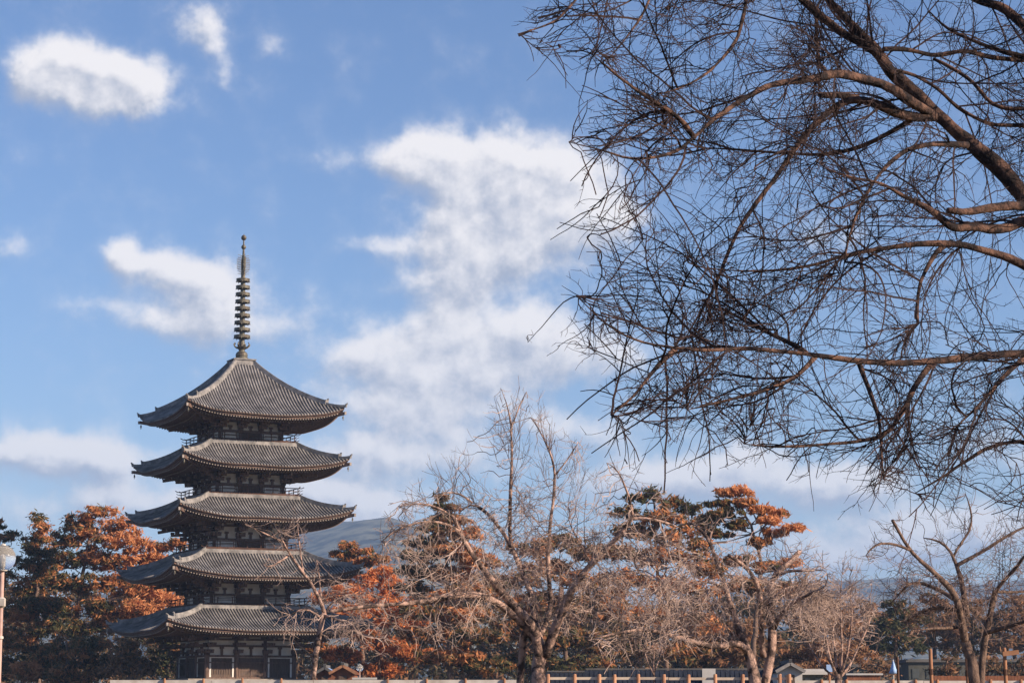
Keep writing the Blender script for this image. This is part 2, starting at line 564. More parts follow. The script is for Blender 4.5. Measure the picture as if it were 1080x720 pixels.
# ------------------------------------------------------------ pagoda
PG_Z = gz(0, 240)
def build_pagoda():
    root = thing('five_storey_pagoda', 'dark timber five-storey pagoda with grey tiled roofs and a tall ringed bronze spire', 'pagoda',
                 (-28.84, 240, PG_Z), R(25.5))
    off = 1.6 + .0 - PG_Z
    L = lambda zrel: zrel + off
    # tiers: half eave, top half, z mid eave, z tip, z top, wall half
    tiers = [(10.75, 5.65, 7.15, 8.45, 9.5, 4.7), (10.0, 5.3, 12.6, 14.05, 15.2, 4.15), (9.35, 5.0, 18.6, 20.0, 20.95, 3.9),
             (8.95, 4.65, 23.95, 25.3, 26.55, 3.6), (8.5, .95, 29.25, 30.65, 35.55, 3.35)]
    floor0 = L(2.3)
    # platform
    b = MB()
    b.box((0, 0, floor0 / 2 - .1), (14.6, 14.6, floor0 + .1))
    b.box((0, 0, floor0 - .06), (15.0, 15.0, .2))
    plat = b.build('platform', 'stone', root)
    st = MB()
    for k in range(4):
        st.box((0, -7.6 - .32 * k, floor0 * (1 - .25 * k) / 2 - .1), (3.4, .32, floor0 * (1 - .25 * k)))
    st.build('steps', 'stone', root)
    for ti, (he, ht_, zm, ztip, zt, wh) in enumerate(tiers):
        zm, ztip, zt = L(zm), L(ztip), L(zt)
        up = ztip - zm - .3
        rise = zt - zm
        last = ti == 4
        def S(x, h, dz=0.0):
            t = (h - ht_) / (he - ht_)
            g = (1.42 * t - .42 * t * t) if not last else (1.5 * t - .5 * t * t)
            u = min(abs(x) / h, 1.0)
            return zt - rise * g + .035 * math.sin(x * .9 + ti) * t + up * (u ** 3.2) * max(t, 0) ** 1.4 + dz
        hw = he - .3
        def U(x, h, dz=0.0):      # underside surface
            k = (he - h) / (he - wh)
            u = min(abs(x) / h, 1.0)
            return zm - .34 + .32 * k + up * (u ** 3.2) * max(1 - k * 1.25, 0) ** 1.3 + dz
        # ---- roof skin
        b = MB()
        nu, nt = 28, 9
        for k in range(4):
            b.T = rot2(k)
            V, f = [], []
            for j in range(nt + 1):
                h = ht_ + (he - ht_) * j / nt
                for i in range(nu + 1):
                    x = h * (2 * i / nu - 1)
                    V.append((x, -h, S(x, h)))
            for j in range(nt):
                for i in range(nu):
                    a = j * (nu + 1) + i
                    f.append((a, a + nu + 1, a + nu + 2, a + 1))
            b.add(V, f, 1)
            # eave fascia and underside
            V, f = [], []
            for i in range(nu + 1):
                x = he * (2 * i / nu - 1)
                V += [(x, -he, S(x, he)), (x, -he, S(x, he) - .13), (x * (he - .22) / he, -(he - .22), S(x, he) - .15), (x * (he - .22) / he, -(he - .22), U(x, he) + .02)]
            for i in range(nu):
                a = i * 4
                for q in range(3):
                    f.append((a + q, a + q + 1, a + q + 5, a + q + 4))
            b.add(V, f, 2)
            V, f = [], []
            nn = 6
            for j in range(nn + 1):
                h = (he - .22) + (wh - he + .22) * j / nn
                for i in range(nu + 1):
                    x = h * (2 * i / nu - 1)
                    V.append((x, -h, U(x, h)))
            for j in range(nn):
                for i in range(nu):
                    a = j * (nu + 1) + i
                    f.append((a, a + nu + 1, a + nu + 2, a + 1))
            b.add(V, f, 2)
            # round tile ribs
            sp_ = .32
            nr = int(he / sp_)
            for r_ in range(-nr, nr + 1):
                x0 = r_ * sp_
                h0 = max(ht_, abs(x0) + .02)
                if h0 > he - .25:
                    continue
                K = max(3, int(7 * (he - h0) / (he - ht_)) + 2)
                V, f = [], []
                for j in range(K):
                    h = h0 + (he + .05 - h0) * j / (K - 1)
                    z = S(x0, min(h, he))
                    V += [(x0 - .088, -h, z - .01), (x0 - .058, -h, z + .085), (x0 + .058, -h, z + .085), (x0 + .088, -h, z - .01)]
                for j in range(K - 1):
                    a = j * 4
                    for q in range(3):
                        f.append((a + q, a + q + 4, a + q + 5, a + q + 1))
                a = (K - 1) * 4
                f.append((a, a + 1, a + 2, a + 3))
                b.add(V, f, 0)
                zz = S(x0, he)
                b.box((x0, -he - .05, zz + .02), (.17, .05, .16), 0)
        roof = b.build('roof', ['tile', 'tile_base', 'wood'], root)
        # ---- hip ridges
        for k in range(4):
            b = MB()
            b.T = rot2(k)
            K = 14
            prev = None
            for j in range(K + 1):
                t = j / K
                h = ht_ + (he - ht_) * t * .80
                p = np.array([h, -h, S(h, h) + .16])
                if prev is not None:
                    b.bar(prev, p, .28, .36)
                    b.bar(prev + (0, 0, .24), p + (0, 0, .24), .2, .14)
                prev = p
            # upright end ornament of the main ridge
            d = np.array([1, -1, 0]) / math.sqrt(2)
            b.bar(prev + d * .05 - (0, 0, .2), prev + d * .15 + (0, 0, .34), .34, .16)
            b.bar(prev + d * .1 + (0, 0, .28), prev + d * .32 + (0, 0, .44), .13, .12)
            prev = None
            for j in range(8):
                h = ht_ + (he - ht_) * (.80 + .21 * j / 7)
                p = np.array([h, -h, S(min(h, he), min(h, he)) + .10 + .10 * (j / 7) ** 2])
                if prev is not None:
                    b.bar(prev, p, .28, .26)
                prev = p
            b.bar(prev - (0, 0, .15), prev + d * .12 + (0, 0, .22), .28, .14)
            b.bar(prev + d * .05 + (0, 0, .16), prev + d * .26 + (0, 0, .3), .11, .1)
            b.build('hip_ridge', 'ridge', roof)
        # ---- ridge band where the roof meets the storey above
        if not last:
            b = MB()
            for k in range(4):
                b.T = rot2(k)
                b.box((0, -ht_ - .02, zt + .06), (2 * ht_ + .2, .3, .32))
                b.box((0, -ht_ - .02, zt + .25), (2 * ht_ + .1, .18, .08))
            b.build('ridge_band', 'ridge', roof)
        # ---- rafters: two rows, pale ends
        b = MB()
        for k in range(4):
            b.T = rot2(k)
            nr = int((he - .4) / .29)
            for r_ in range(-nr, nr + 1):
                x = r_ * .29
                ho_ = he - .30
                hi_ = max(he - 1.7, abs(x) + .05)
                if hi_ < ho_ - .1:
                    b.bar((x, -ho_, U(x, ho_, -.09)), (x, -hi_, U(x, hi_, -.09)), .11, .13, 0)
                    b.box((x, -ho_ - .012, U(x, ho_, -.09)), (.105, .02, .12), 1)
                ho2 = he - 1.55
                hi2 = max(wh + .1, abs(x) + .05)
                if hi2 < ho2 - .1:
                    hm = (ho2 + hi2) / 2
                    b.bar((x, -ho2, U(x, ho2, -.26)), (x, -hm, U(x, hm, -.22)), .12, .15, 0)
                    b.bar((x, -hm, U(x, hm, -.22)), (x, -hi2, U(x, hi2, -.16)), .12, .15, 0)
                    b.box((x, -ho2 - .012, U(x, ho2, -.26)), (.11, .02, .13), 1)
            # eave boards and hip rafter
            K = 16
            for (hh, dz, w_, h_) in ((he - .36, -.0, .12, .14), (he - 1.62, -.14, .14, .14)):
                for j in range(K):
                    xa, xb = hh * (2 * j / K - 1), hh * (2 * (j + 1) / K - 1)
                    b.bar((xa, -hh, U(xa, hh, dz)), (xb, -hh, U(xb, hh, dz)), w_, h_, 0)
            prev = None
            for j in range(7):
                h = wh + (he - .05 - wh) * j / 6
                p = np.array([h, -h, U(h, h, -.22)])
                if prev is not None:
                    b.bar(prev, p, .28, .34, 0)
                prev = p
            b.box(prev + np.array([.12, -.12, 0]), (.2, .2, .32), 1)
        b.build('rafters', ['wood', 'ends'], roof)
        # ---- wind bells at the corners
        for k in range(4):
            b = MB()
            b.T = rot2(k)
            h = he - .1
            z = U(h, h, -.3)
            b.tube([(h, -h, z), (h, -h, z - .2)], .015, 5)
            b.lathe([(.04, 0), (.075, -.06), (.09, -.26), (.11, -.3)], 8, (h, -h, z - .18))
            b.box((h, -h, z - .58), (.08, .02, .12))
            b.build('wind_bell', 'bronze', roof)
        # ---- storey wall
        z0 = floor0 if ti == 0 else L(tiers[ti - 1][4]) + .3
        z1 = zm - .02
        bz = z0 + (2.45 if ti == 0 else 1.2)    # top of the wall proper, brackets above
        core = MB()
        core.box((0, 0, (z0 + z1) / 2), (2 * wh - .3, 2 * wh - .3, z1 - z0), 0)
        bay = [-wh, -wh / 3, wh / 3, wh]
        cr = .27 if ti == 0 else .2
        for k in range(4):
            core.T = rot2(k)
            for x in bay[:-1]:
                core.lathe([(cr, 0), (cr, bz - z0)], 10, (x, -wh + .0, z0))
            core.box((0, -wh - .03, z0 + .12), (2 * wh, .34, .22), 0)
            core.box((0, -wh - .03, bz - .1), (2 * wh + .3, .36, .22), 0)
            if ti == 0:
                core.box((0, -wh - .06, z0 + 1.25 + .45), (2 * wh, .28, .12), 0)
            # plaster between the columns above the head beam
            for i in range(3):
                xa, xb = bay[i] + cr + .08, bay[i + 1] - cr - .08
                xc = (xa + xb) / 2
                core.box((xc, -wh + .1, bz + (z1 - bz) * .45), (xb - xa + .3, .12, (z1 - bz) * .9), 1)
        wall = core.build('wall', ['wood', 'plaster'], root)
        for k in range(4):
            for i in range(3):
                xa, xb = bay[i] + cr, bay[i + 1] - cr
                xc, ww = (xa + xb) / 2, xb - xa
                b = MB()
                b.T = rot2(k)
                top = bz - .22
                if i == 1:
                    b.box((xc, -wh + .02, (z0 + top) / 2 + .1), (ww, .1, top - z0 - .2), 0)
                    if ti == 0:
                        for s in (-1, 1):
                            b.box((xc + s * (ww / 2 - .07), -wh - .06, (z0 + top) / 2 + .1), (.1, .08, top - z0 - .2), 1)
                        b.box((xc, -wh - .05, top + .0), (ww, .1, .1), 2)
                    b.box((xc, -wh - .05, (z0 + top) / 2 + .1), (.05, .06, top - z0 - .25), 1)
                    for q in range(4):
                        b.box((xc, -wh - .045, z0 + .35 + q * (top - z0 - .5) / 3.2), (ww * .9, .04, .06), 1)
                    b.build('door', ['door', 'wood', 'ends'], wall)
                else:
                    if ti == 0:
                        b.box((xc, -wh + .02, (z0 + top) / 2 + .1), (ww, .1, top - z0 - .2), 0)
                        for s in (-1, 1):
                            b.box((xc + s * (ww / 2 - .08), -wh - .07, (z0 + top) / 2 + .1), (.17, .09, top - z0 - .25), 1)
                        b.box((xc, -wh - .07, top + .01), (ww, .1, .16), 1)
                        for q in range(9):
                            b.box((xc + (q / 8 - .5) * (ww - .5), -wh - .05, (z0 + top) / 2 + .2), (.05, .06, top - z0 - .6), 0)
                    else:
                        b.box((xc, -wh + .02, (z0 + top) / 2 + .1), (ww, .1, top - z0 - .2), 1)
                        b.box((xc, -wh - .045, (z0 + top) / 2 + .22), (ww * .7, .05, .07), 0)
                        for q in (-.5, .5):
                            b.box((xc + q * ww * .9, -wh - .04, (z0 + top) / 2 + .1), (.08, .05, top - z0 - .2), 0)
                    b.build('window', ['door', 'plaster', 'ends'], wall)
        # ---- brackets
        b = MB()
        stp = .78 if ti < 4 else .74
        hgt = (z1 - bz) / 3.6
        for k in range(4):
            b.T = rot2(k)
            for x in bay:
                corner = abs(abs(x) - wh) < .01
                b.box((x, -wh, bz + .1), (.5, .5, .24))
                for j in range(3):
                    zz = bz + .28 + j * hgt
                    outp = stp * (j + 1)
                    b.bar((x, -wh + .2, zz), (x, -wh - outp - .12, zz), .2, .24)
                    # arms parallel to the wall, at wall plane and at the outer end, with blocks
                    for (yy, ww) in ((-wh, .62 + .16 * j), (-wh - outp, .95)):
                        b.box((x, yy, zz + .02), (ww, .19, .22))
                        for q in (-1, 0, 1):
                            b.box((x + q * (ww / 2 - .12), yy, zz + .21), (.26, .26, .17))
                if corner and x > 0:
                    dd = np.array([1, -1, 0]) / math.sqrt(2)
                    c0 = np.array([wh, -wh, 0])
                    for j in range(3):
                        zz = bz + .28 + j * hgt
                        e = c0 + dd * (stp * (j + 1) * 1.414 + .2) + (0, 0, zz)
                        b.bar(c0 + (0, 0, zz), e, .24, .26)
                        b.box(e - dd * .15 + (0, 0, .22), (.34, .34, .2))
                    b.bar(c0 + (0, 0, bz + 3.2 * hgt), c0 + dd * (stp * 3.6 * 1.414) + (0, 0, bz + 2.2 * hgt), .22, .3)
                # tail rafter, sloping out and down, pale end
                a_ = np.array([x, -wh + .2, bz + 3.3 * hgt + .15])
                e_ = np.array([x, -wh - stp * 3.45, bz + 2.35 * hgt])
                b.bar(a_, e_, .2, .26)
                b.bar(e_, e_ + (e_ - a_) / np.linalg.norm(e_ - a_) * .03, .19, .25, 1)
                b.box((x, -wh - stp * 3.3, bz + 2.35 * hgt + .32), (1.2, .2, .2))
            # short struts in the middle of every bay
            for i in range(3):
                xc = (bay[i] + bay[i + 1]) / 2
                b.box((xc, -wh - .02, bz + hgt * .55), (.22, .24, hgt * 1.1))
                b.box((xc, -wh - .02, bz + hgt * 1.12), (.42, .3, .2))
            b.box((0, -wh - .02, bz + .28 + hgt * 1.95), (2 * wh, .22, .16))
            if ti == 0:
                b.box((0, -wh - .02, bz + .28 + hgt * .98), (2 * wh, .22, .2))
            b.box((0, -wh - stp * 3.3, z1 - .18), (2 * (wh + stp * 3.3) + .5, .24, .26))
            b.box((0, -wh - stp * 2, bz + .5 + 2.1 * hgt), (2 * (wh + stp * 2) + .3, .16, .16))
        b.build('brackets', ['wood', 'ends'], root)
        # ---- balcony of the storeys above the first
        if ti > 0:
            hb = tiers[ti - 1][1] - .05
            b = MB()
            zb = z0 + .02
            b.box((0, 0, zb + .02), (2 * hb + .1, 2 * hb + .1, .14))
            bal = b.build('balcony', 'rail', root)
            b = MB()
            hr = hb - .12
            for k in range(4):
                b.T = rot2(k)
                npost = 7
                for q in range(npost):
                    x = -hr + 2 * hr * q / npost
                    b.box((x, -hr, zb + .45), (.08, .08, .72))
                    if q:
                        b.box((x, -hr, zb + .78), (.17, .14, .08))
                for (zz, w_, e_) in ((.16, .07, .3), (.48, .055, .28), (.80, .08, .42)):
                    b.box((0, -hr, zb + zz), (2 * hr + 2 * e_, w_, w_))
                    for s in (-1, 1):
                        b.bar((s * (hr + e_ - .02), -hr, zb + zz), (s * (hr + e_ + .25), -hr, zb + zz + .13), w_ * .9, w_ * .9)
            b.build('railing', 'rail', bal)
    # ---- spire
    zp = lambda py: P(255, py, 240)[2] - PG_Z
    b = MB()
    b.box((0, 0, (zp(388) + zp(380.5)) / 2), (2.25, 2.25, zp(380.5) - zp(388)))
    b.box((0, 0, zp(380.5) + .03), (2.5, 2.5, .14))
    b.build('roof_cap', 'ridge', root)
    b = MB()
    z = zp(380.3)
    b.lathe([(.66, 0), (.72, .12), (.72, .3), (.6, .34), (.66, .55), (.6, .8), (.42, .97), (.25, 1.03)], 20, (0, 0, z))
    base = b.build('bowl_base', 'bronze', root, smooth=False)
    b = MB()
    z = zp(370.3)
    b.lathe([(.26, 0), (.34, .15), (.5, .3), (.62, .42), (.5, .46), (.3, .5)], 20, (0, 0, z))
    for k in range(8):
        a = k * math.pi / 4
        d = np.array([math.cos(a), math.sin(a), 0])
        prev = d * .45 + (0, 0, z + .3)
        for q in range(5):
            w = q / 4
            p = d * (.6 + .28 * math.sin(w * 2.6)) + (0, 0, z + .35 + .55 * w)
            b.bar(prev, p, .3 * (1 - w * .75), .08)
            prev = p
    b.build('petal_ring', 'bronze', root)
    b = MB()
    b.tube([(0, 0, zp(372)), (0, 0, zp(355)), (0, 0, zp(295)), (0, 0, zp(262)), (0, 0, zp(250))], [.32, .29, .24, .10, .06], 10)
    shaft = b.build('shaft', 'bronze', root)
    for k in range(9):
        z = zp(355 - 7.45 * k)
        r = .86 - .018 * k
        b = MB()
        # a broad ring with an inner hub and eight spokes
        n = 28
        prof = [(r - .14, -.14), (r, -.17), (r + .02, .13), (r - .12, .17)]
        V, f = [], []
        for (rr, zz) in prof:
            for q in range(n):
                w = 2 * math.pi * q / n
                V.append((rr * math.cos(w), rr * math.sin(w), z + zz))
        for i in range(4):
            for q in range(n):
                f.append((i * n + q, i * n + (q + 1) % n, ((i + 1) % 4) * n + (q + 1) % n, ((i + 1) % 4) * n + q))
        b.add(V, f)
        b.lathe([(.28, -.16), (.31, 0), (.28, .16)], 12, (0, 0, z))
        for q in range(8):
            w = q * math.pi / 4
            b.bar((.2 * math.cos(w), .2 * math.sin(w), z), ((r - .05) * math.cos(w), (r - .05) * math.sin(w), z), .14, .13)
        for q in range(8):
            w = (q + .5) * math.pi / 4
            b.box((r * math.cos(w), r * math.sin(w), z - .2), (.06, .06, .14))
        b.build('spire_ring', 'bronze', shaft)
    b = MB()
    za, zb = zp(291), zp(269)
    for k in range(4):
        a = k * math.pi / 2
        d = np.array([math.cos(a), math.sin(a), 0])
        for q in range(6):
            rr = .14 + .11 * q
            hgt_ = (zb - za) * (1 - .09 * q) * .95
            zc = (za + zb) / 2 + .03 * q
            b.bar(d * rr + (0, 0, zc - hgt_ / 2), d * (rr + .02) + (0, 0, zc + hgt_ / 2), .03, .035)
        for q in range(9):
            zz = za + (zb - za) * (q + .5) / 9
            rr = .70 - .16 * abs(q / 8 - .45)
            b.bar(d * .08 + (0, 0, zz), d * rr + (0, 0, zz + .12), .03, .045)
    b.build('flame_finial', 'bronze', root)
    b = MB()
    for (py, r) in ((260.7, .27), (250.8, .30)):
        z = zp(py)
        b.lathe([(.03, -r), (r * .6, -r * .8), (r * .95, -r * .3), (r * .95, r * .3), (r * .6, r * .8), (.05, r * 1.05)], 14, (0, 0, z))
    b.tube([(0, 0, zp(250)), (0, 0, zp(246.5))], [.08, .01], 6)
    b.build('jewel', 'bronze', root, smooth=True)
    return root
build_pagoda()

# ------------------------------------------------------------ bare trees
def resample(pts, step):
    pts = np.asarray(pts, float)
    seg = np.linalg.norm(np.diff(pts, axis=0), axis=1)
    s = np.concatenate([[0], np.cumsum(seg)])
    n = max(2, int(s[-1] / step) + 1)
    q = np.linspace(0, s[-1], n)
    # Catmull-like smoothing through cubic blending of the polyline
    out_ = np.stack([np.interp(q, s, pts[:, i]) for i in range(3)], 1)
    for _ in range(2):
        out_[1:-1] = .25 * out_[:-2] + .5 * out_[1:-1] + .25 * out_[2:]
    return out_, q / s[-1]

def inside(poly, pts):
    x, y = pts[:, 0], pts[:, 1]
    r = np.zeros(len(pts), bool)
    n = len(poly)
    for i in range(n):
        x1, y1 = poly[i]
        x2, y2 = poly[(i + 1) % n]
        c = ((y1 > y) != (y2 > y)) & (x < (x2 - x1) * (y - y1) / (y2 - y1 + 1e-12) + x1)
        r ^= c
    return r

def sample_poly(poly, n, rg):
    p = np.array(poly, float)
    lo, hi = p.min(0), p.max(0)
    out_ = np.zeros((0, 2))
    while len(out_) < n:
        q = rg.uniform(lo, hi, (n * 2, 2))
        out_ = np.concatenate([out_, q[inside(poly, q)]])
    return out_[:n]

def colonize(seeds, A, step, infl, kill, iters, rg, jit=.25, droop=0.0, maxn=60000):
    """grow a branching network from seed nodes towards the points A"""
    pos = [np.array(p) for p in seeds]
    par = [-1] * len(pos)
    N = len(A)
    near = np.full(N, -1)
    dist = np.full(N, 1e9)
    alive = np.ones(N, bool)
    def update(idx0):
        k = kdtree.KDTree(len(pos) - idx0)
        for i in range(idx0, len(pos)):
            k.insert(pos[i], i)
        k.balance()
        for a in np.nonzero(alive)[0]:
            _, i, d = k.find(A[a])
            if d < dist[a]:
                dist[a], near[a] = d, i
    update(0)
    alive &= dist > kill
    for it in range(iters):
        act = np.nonzero(alive & (dist < infl))[0]
        if len(act) == 0 or len(pos) > maxn:
            break
        PA = np.array(pos)
        nn = near[act]
        d = A[act] - PA[nn]
        d /= np.linalg.norm(d, axis=1, keepdims=True)
        u, inv = np.unique(nn, return_inverse=True)
        sm_ = np.zeros((len(u), 3))
        np.add.at(sm_, inv, d)
        sm_ /= np.maximum(np.linalg.norm(sm_, axis=1, keepdims=True), 1e-6)
        sm_ += rg.normal(0, jit, sm_.shape)
        sm_[:, 2] -= droop
        sm_ /= np.linalg.norm(sm_, axis=1, keepdims=True)
        new = PA[u] + sm_ * step
        i0 = len(pos)
        for j in range(len(u)):
            pos.append(new[j])
            par.append(int(u[j]))
        update(i0)
        alive &= dist > kill
    return np.array(pos), np.array(par)

def twig_spray(P0, D0, rg, n_child, length, r0, levels=2, segs=3, bend=.35, droop=0.0, angle=.8):
    """short wavy twigs from points P0 heading about D0 -> list of (A, B, ra, rb)"""
    out_ = []
    P_, D_ = np.repeat(P0, n_child, 0), np.repeat(D0, n_child, 0)
    for lv in range(levels):
        n = len(P_)
        if n == 0:
            break
        side = rg.normal(0, 1, (n, 3))
        side -= (side * D_).sum(1, keepdims=True) * D_
        side /= np.maximum(np.linalg.norm(side, axis=1, keepdims=True), 1e-6)
        d = D_ + side * rg.uniform(angle * .5, angle * 1.3, (n, 1))
        d /= np.linalg.norm(d, axis=1, keepdims=True)
        Ls = length * rg.uniform(.4, 1.25, (n, 1)) * (.6 ** lv)
        a = P_.copy()
        nxt_p, nxt_d = [], []
        for s in range(segs):
            d = d + rg.normal(0, bend, (n, 3))
            d[:, 2] -= droop
            d /= np.linalg.norm(d, axis=1, keepdims=True)
            b = a + d * Ls / segs
            f0, f1 = 1 - .7 * s / segs, 1 - .7 * (s + 1) / segs
            rr = r0 * (.75 ** lv)
            out_.append((a, b, np.full(n, rr * f0), np.full(n, rr * f1)))
            pick = rg.random(n) < .6
            nxt_p.append(b[pick])
            nxt_d.append(d[pick])
            a = b
        P_, D_ = np.concatenate(nxt_p), np.concatenate(nxt_d)
    return out_

def proj(p):
    d = p[:, 1] * math.cos(TILT) + (p[:, 2] - EYE) * math.sin(TILT)
    return np.stack([540 + F * p[:, 0] / d, 360 - F * ((p[:, 2] - EYE) * math.cos(TILT) - p[:, 1] * math.sin(TILT)) / d], 1)

def grow_levels(P0, D0, rg, levels, poly, trop):
    """nested side branches: every level spawns the next along its own wavy course"""
    out_ = []
    p0, d0 = P0, D0
    for lv in levels:
        n = len(p0)
        if n == 0:
            break
        side = rg.normal(0, 1, (n, 3)) * np.array([1, .75, 1])
        side -= (side * d0).sum(1, keepdims=True) * d0
        side /= np.maximum(np.linalg.norm(side, axis=1, keepdims=True), 1e-6)
        th = rg.uniform(lv['angle'] * .6, lv['angle'] * 1.35, (n, 1))
        d = d0 * np.cos(th) + side * np.sin(th)
        L_ = lv['len'] * rg.uniform(.35, 1.2, (n, 1))
        S_ = lv['segs']
        a = p0.copy()
        live = np.ones(n, bool)
        jit2 = rg.normal(0, lv.get('fuzz', 14), (n, 2))
        np_, nd_ = [], []
        curl = rg.normal(0, lv['bend'] * .7, (n, 3))
        for s_ in range(S_):
            t_ = np.asarray(trop(a))
            d = d + rg.normal(0, lv['bend'] * .75, (n, 3)) + curl + t_ * lv['trop']
            d[:, 2] -= lv.get('droop', 0)
            d /= np.linalg.norm(d, axis=1, keepdims=True)
            b = a + d * L_ / S_
            if lv.get('clip', True):
                live &= inside(poly, proj(b) + jit2)
            f0, f1 = 1 - .62 * s_ / S_, 1 - .62 * (s_ + 1) / S_
            r_ = lv['r']
            k = live
            out_.append((a[k], b[k], np.full(k.sum(), r_ * f0), np.full(k.sum(), r_ * f1)))
            nch = lv['kids'] / S_
            m_ = int(nch) + 1
            for q in range(m_):
                pk = live & (rg.random(n) < nch / m_)
                w = rg.random((pk.sum(), 1))
                np_.append(a[pk] * (1 - w) + b[pk] * w)
                nd_.append(d[pk])
            a = b
        p0, d0 = np.concatenate(np_), np.concatenate(nd_)
    return out_

def bare_tree(name, label, cat, Y, limbs, poly, nA, thick, step, infl, kill, iters, seed, mats, r_tip, spray=None,
              group=None, jit=.25, droop=0., pipe=2.3, maxr=.03, dens=None, base_px=None, taper=1.15):
    """limbs: (kind, [(px, py)...], dY at start, dY at end, r px at start, r px at end)"""
    rg = np.random.default_rng(seed)
    root_px = base_px or limbs[0][1][0]
    b0 = P(root_px[0], root_px[1], Y)
    b0[2] = gz(b0[0], Y) - .05
    root = thing(name, label, cat, b0, 0, group)
    seeds, srad = [], []
    tr, lm = MB(), []
    for li, (kind, pp, y0, y1, r0, r1) in enumerate(limbs):
        pp = np.array(pp, float)
        seg = np.concatenate([[0], np.cumsum(np.linalg.norm(np.diff(pp, axis=0), axis=1))])
        w = seg / seg[-1]
        pts = np.array([P(p[0], p[1], Y + y0 + (y1 - y0) * k) for p, k in zip(pp, w)])
        if kind == 'trunk' :
            pts[0][2] = gz(pts[0][0], pts[0][1]) - .15 if pts[0][2] < gz(pts[0][0], pts[0][1]) + 1.2 else pts[0][2]
        q, k = resample(pts, step)
        amp = r0 / F * Y * .22
        wob = np.cumsum(rg.normal(0, 1, q.shape), 0)
        wob -= wob[0] + (wob[-1] - wob[0]) * k[:, None]
        sc = amp * 1.0 / max(1e-6, np.abs(wob).max())
        q = q + wob * sc
        rad = (r1 + (r0 - r1) * (1 - k) ** taper) * np.where(k > .85, 1 - (k - .85) * (4.2 if r1 < 1.4 else 0), 1) / F * Y
        if kind == 'trunk':
            rad = rad * (1 + .35 * np.exp(-k * 14))
        lump = np.convolve(rg.normal(0, 1, len(rad) + 8), np.ones(5) / 5, 'same')[4:-4]
        rad = rad * (1 + .17 * lump.clip(-1.2, 1.2) + .05 * np.sin(k * 37 + seed))
        m = MB()
        m.tube(q - b0, rad, 9 if r0 > 3 else 6)
        lm.append((kind, m))
        if kind != 'stub':
            seeds.append(q)
            srad.append(rad)
    for kind, m in lm:
        m.build('trunk' if kind == 'trunk' else 'limb', mats[0], root, smooth=True)
    seg_n = seeds
    seeds = np.concatenate(seeds)
    srad = np.concatenate(srad)
    ns = len(seeds)
    keep = np.arange(ns)
    a2 = sample_poly(poly, nA, rg)
    if dens is not None:
        a2 = a2[rg.random(len(a2)) < dens(a2)]
    # depth: follow the nearest limb's own distance, spread by the crown's thickness
    sp2 = np.stack([540 + F * seeds[:, 0] / (seeds[:, 1] * math.cos(TILT) + (seeds[:, 2] - EYE) * math.sin(TILT)),
                    360 - F * ((seeds[:, 2] - EYE) * math.cos(TILT) - seeds[:, 1] * math.sin(TILT)) / (seeds[:, 1] * math.cos(TILT) + (seeds[:, 2] - EYE) * math.sin(TILT))], 1)
    kt = kdtree.KDTree(ns)
    for i in range(ns):
        kt.insert((sp2[i, 0], sp2[i, 1], 0), i)
    kt.balance()
    A = []
    for p in a2:
        _, i, d = kt.find((p[0], p[1], 0))
        dy = seeds[i, 1] - Y
        A.append(P(p[0], p[1], Y + dy + rg.uniform(-1, 1) * thick * (.35 + min(d / F * Y / thick, .65))))
    A = np.array(A)
    pos, par = colonize(seeds, A, step, infl, kill, iters, rg, jit, droop)
    N = len(pos)
    # pipe model radii
    area = np.zeros(N)
    tipa = r_tip ** pipe
    haskid = np.zeros(N, bool)
    haskid[par[ns:]] = True
    for i in range(N - 1, ns - 1, -1):
        if not haskid[i]:
            area[i] = tipa
        if par[i] >= ns:
            area[par[i]] += area[i]
    rad = np.minimum(area ** (1 / pipe), maxr)
    rad[:ns] = srad
    idx = np.arange(ns, N)
    pi = par[idx]
    ra = np.where(pi < ns, rad[idx], rad[pi])
    Q = [prisms(pos[pi], pos[idx], ra, rad[idx])]
    nseg = len(idx)
    if spray:
        # starting points: along the traced limbs and along the grown network
        D = pos[idx] - pos[pi]
        D /= np.maximum(np.linalg.norm(D, axis=1, keepdims=True), 1e-9)
        sdir = np.gradient(seeds, axis=0)
        sdir /= np.maximum(np.linalg.norm(sdir, axis=1, keepdims=True), 1e-9)
        pk = rg.random(len(idx)) < spray['prob']
        pk |= ~haskid[idx]
        endp = np.cumsum([len(x) for x in seg_n]) - 1
        ks = (rg.random(ns) < spray['limb'] * np.where((srad < .011) & (Y < 20), .6, 1.1)) & (srad < spray.get('maxr', 9))
        ends_ = np.repeat(endp, 2)
        ends_ = ends_[srad[ends_] < .02 * max(1, Y / 30)]
        far = np.array(spray['away'])
        ctr = P(far[0], far[1], Y)
        def trop(p):
            v = p - ctr
            return v / np.maximum(np.linalg.norm(v, axis=1, keepdims=True), 1e-6)
        lvs = spray['levels']
        ut = spray.get('upper')
        sets = []
        tipl = [dict(lvs[0], angle=.3, len=lvs[0]['len'] * .26, r=lvs[0]['r'] * .45, clip=False)] + lvs[1:]
        for (st, dr, lv) in ((seeds[ks], sdir[ks], lvs), (seeds[ends_], sdir[ends_], tipl), (pos[idx][pk], D[pk], lvs[1:])):
            if ut:
                w = 1 / (1 + np.exp((proj(st)[:, 1] - ut) / 9))
                hi = rg.random(len(st)) < w
                k2 = hi & (rg.random(len(st)) < .8)
                up = [dict(q, droop=-.05, bend=q['bend'] * .6, angle=q['angle'] * .7, kids=q['kids'] * .7, r=q['r'] * .75, trop=.1) for q in lv]
                sets += [(st[~hi], dr[~hi], lv), (st[k2], dr[k2], up)]
            else:
                sets.append((st, dr, lv))
        for (st, dr, lv) in sets:
            for (a, b, ra_, rb_) in grow_levels(st, dr, rg, lv, poly, trop):
                Q.append(prisms(a, b, ra_, rb_))
                nseg += len(a)
    Q = np.concatenate(Q) - b0
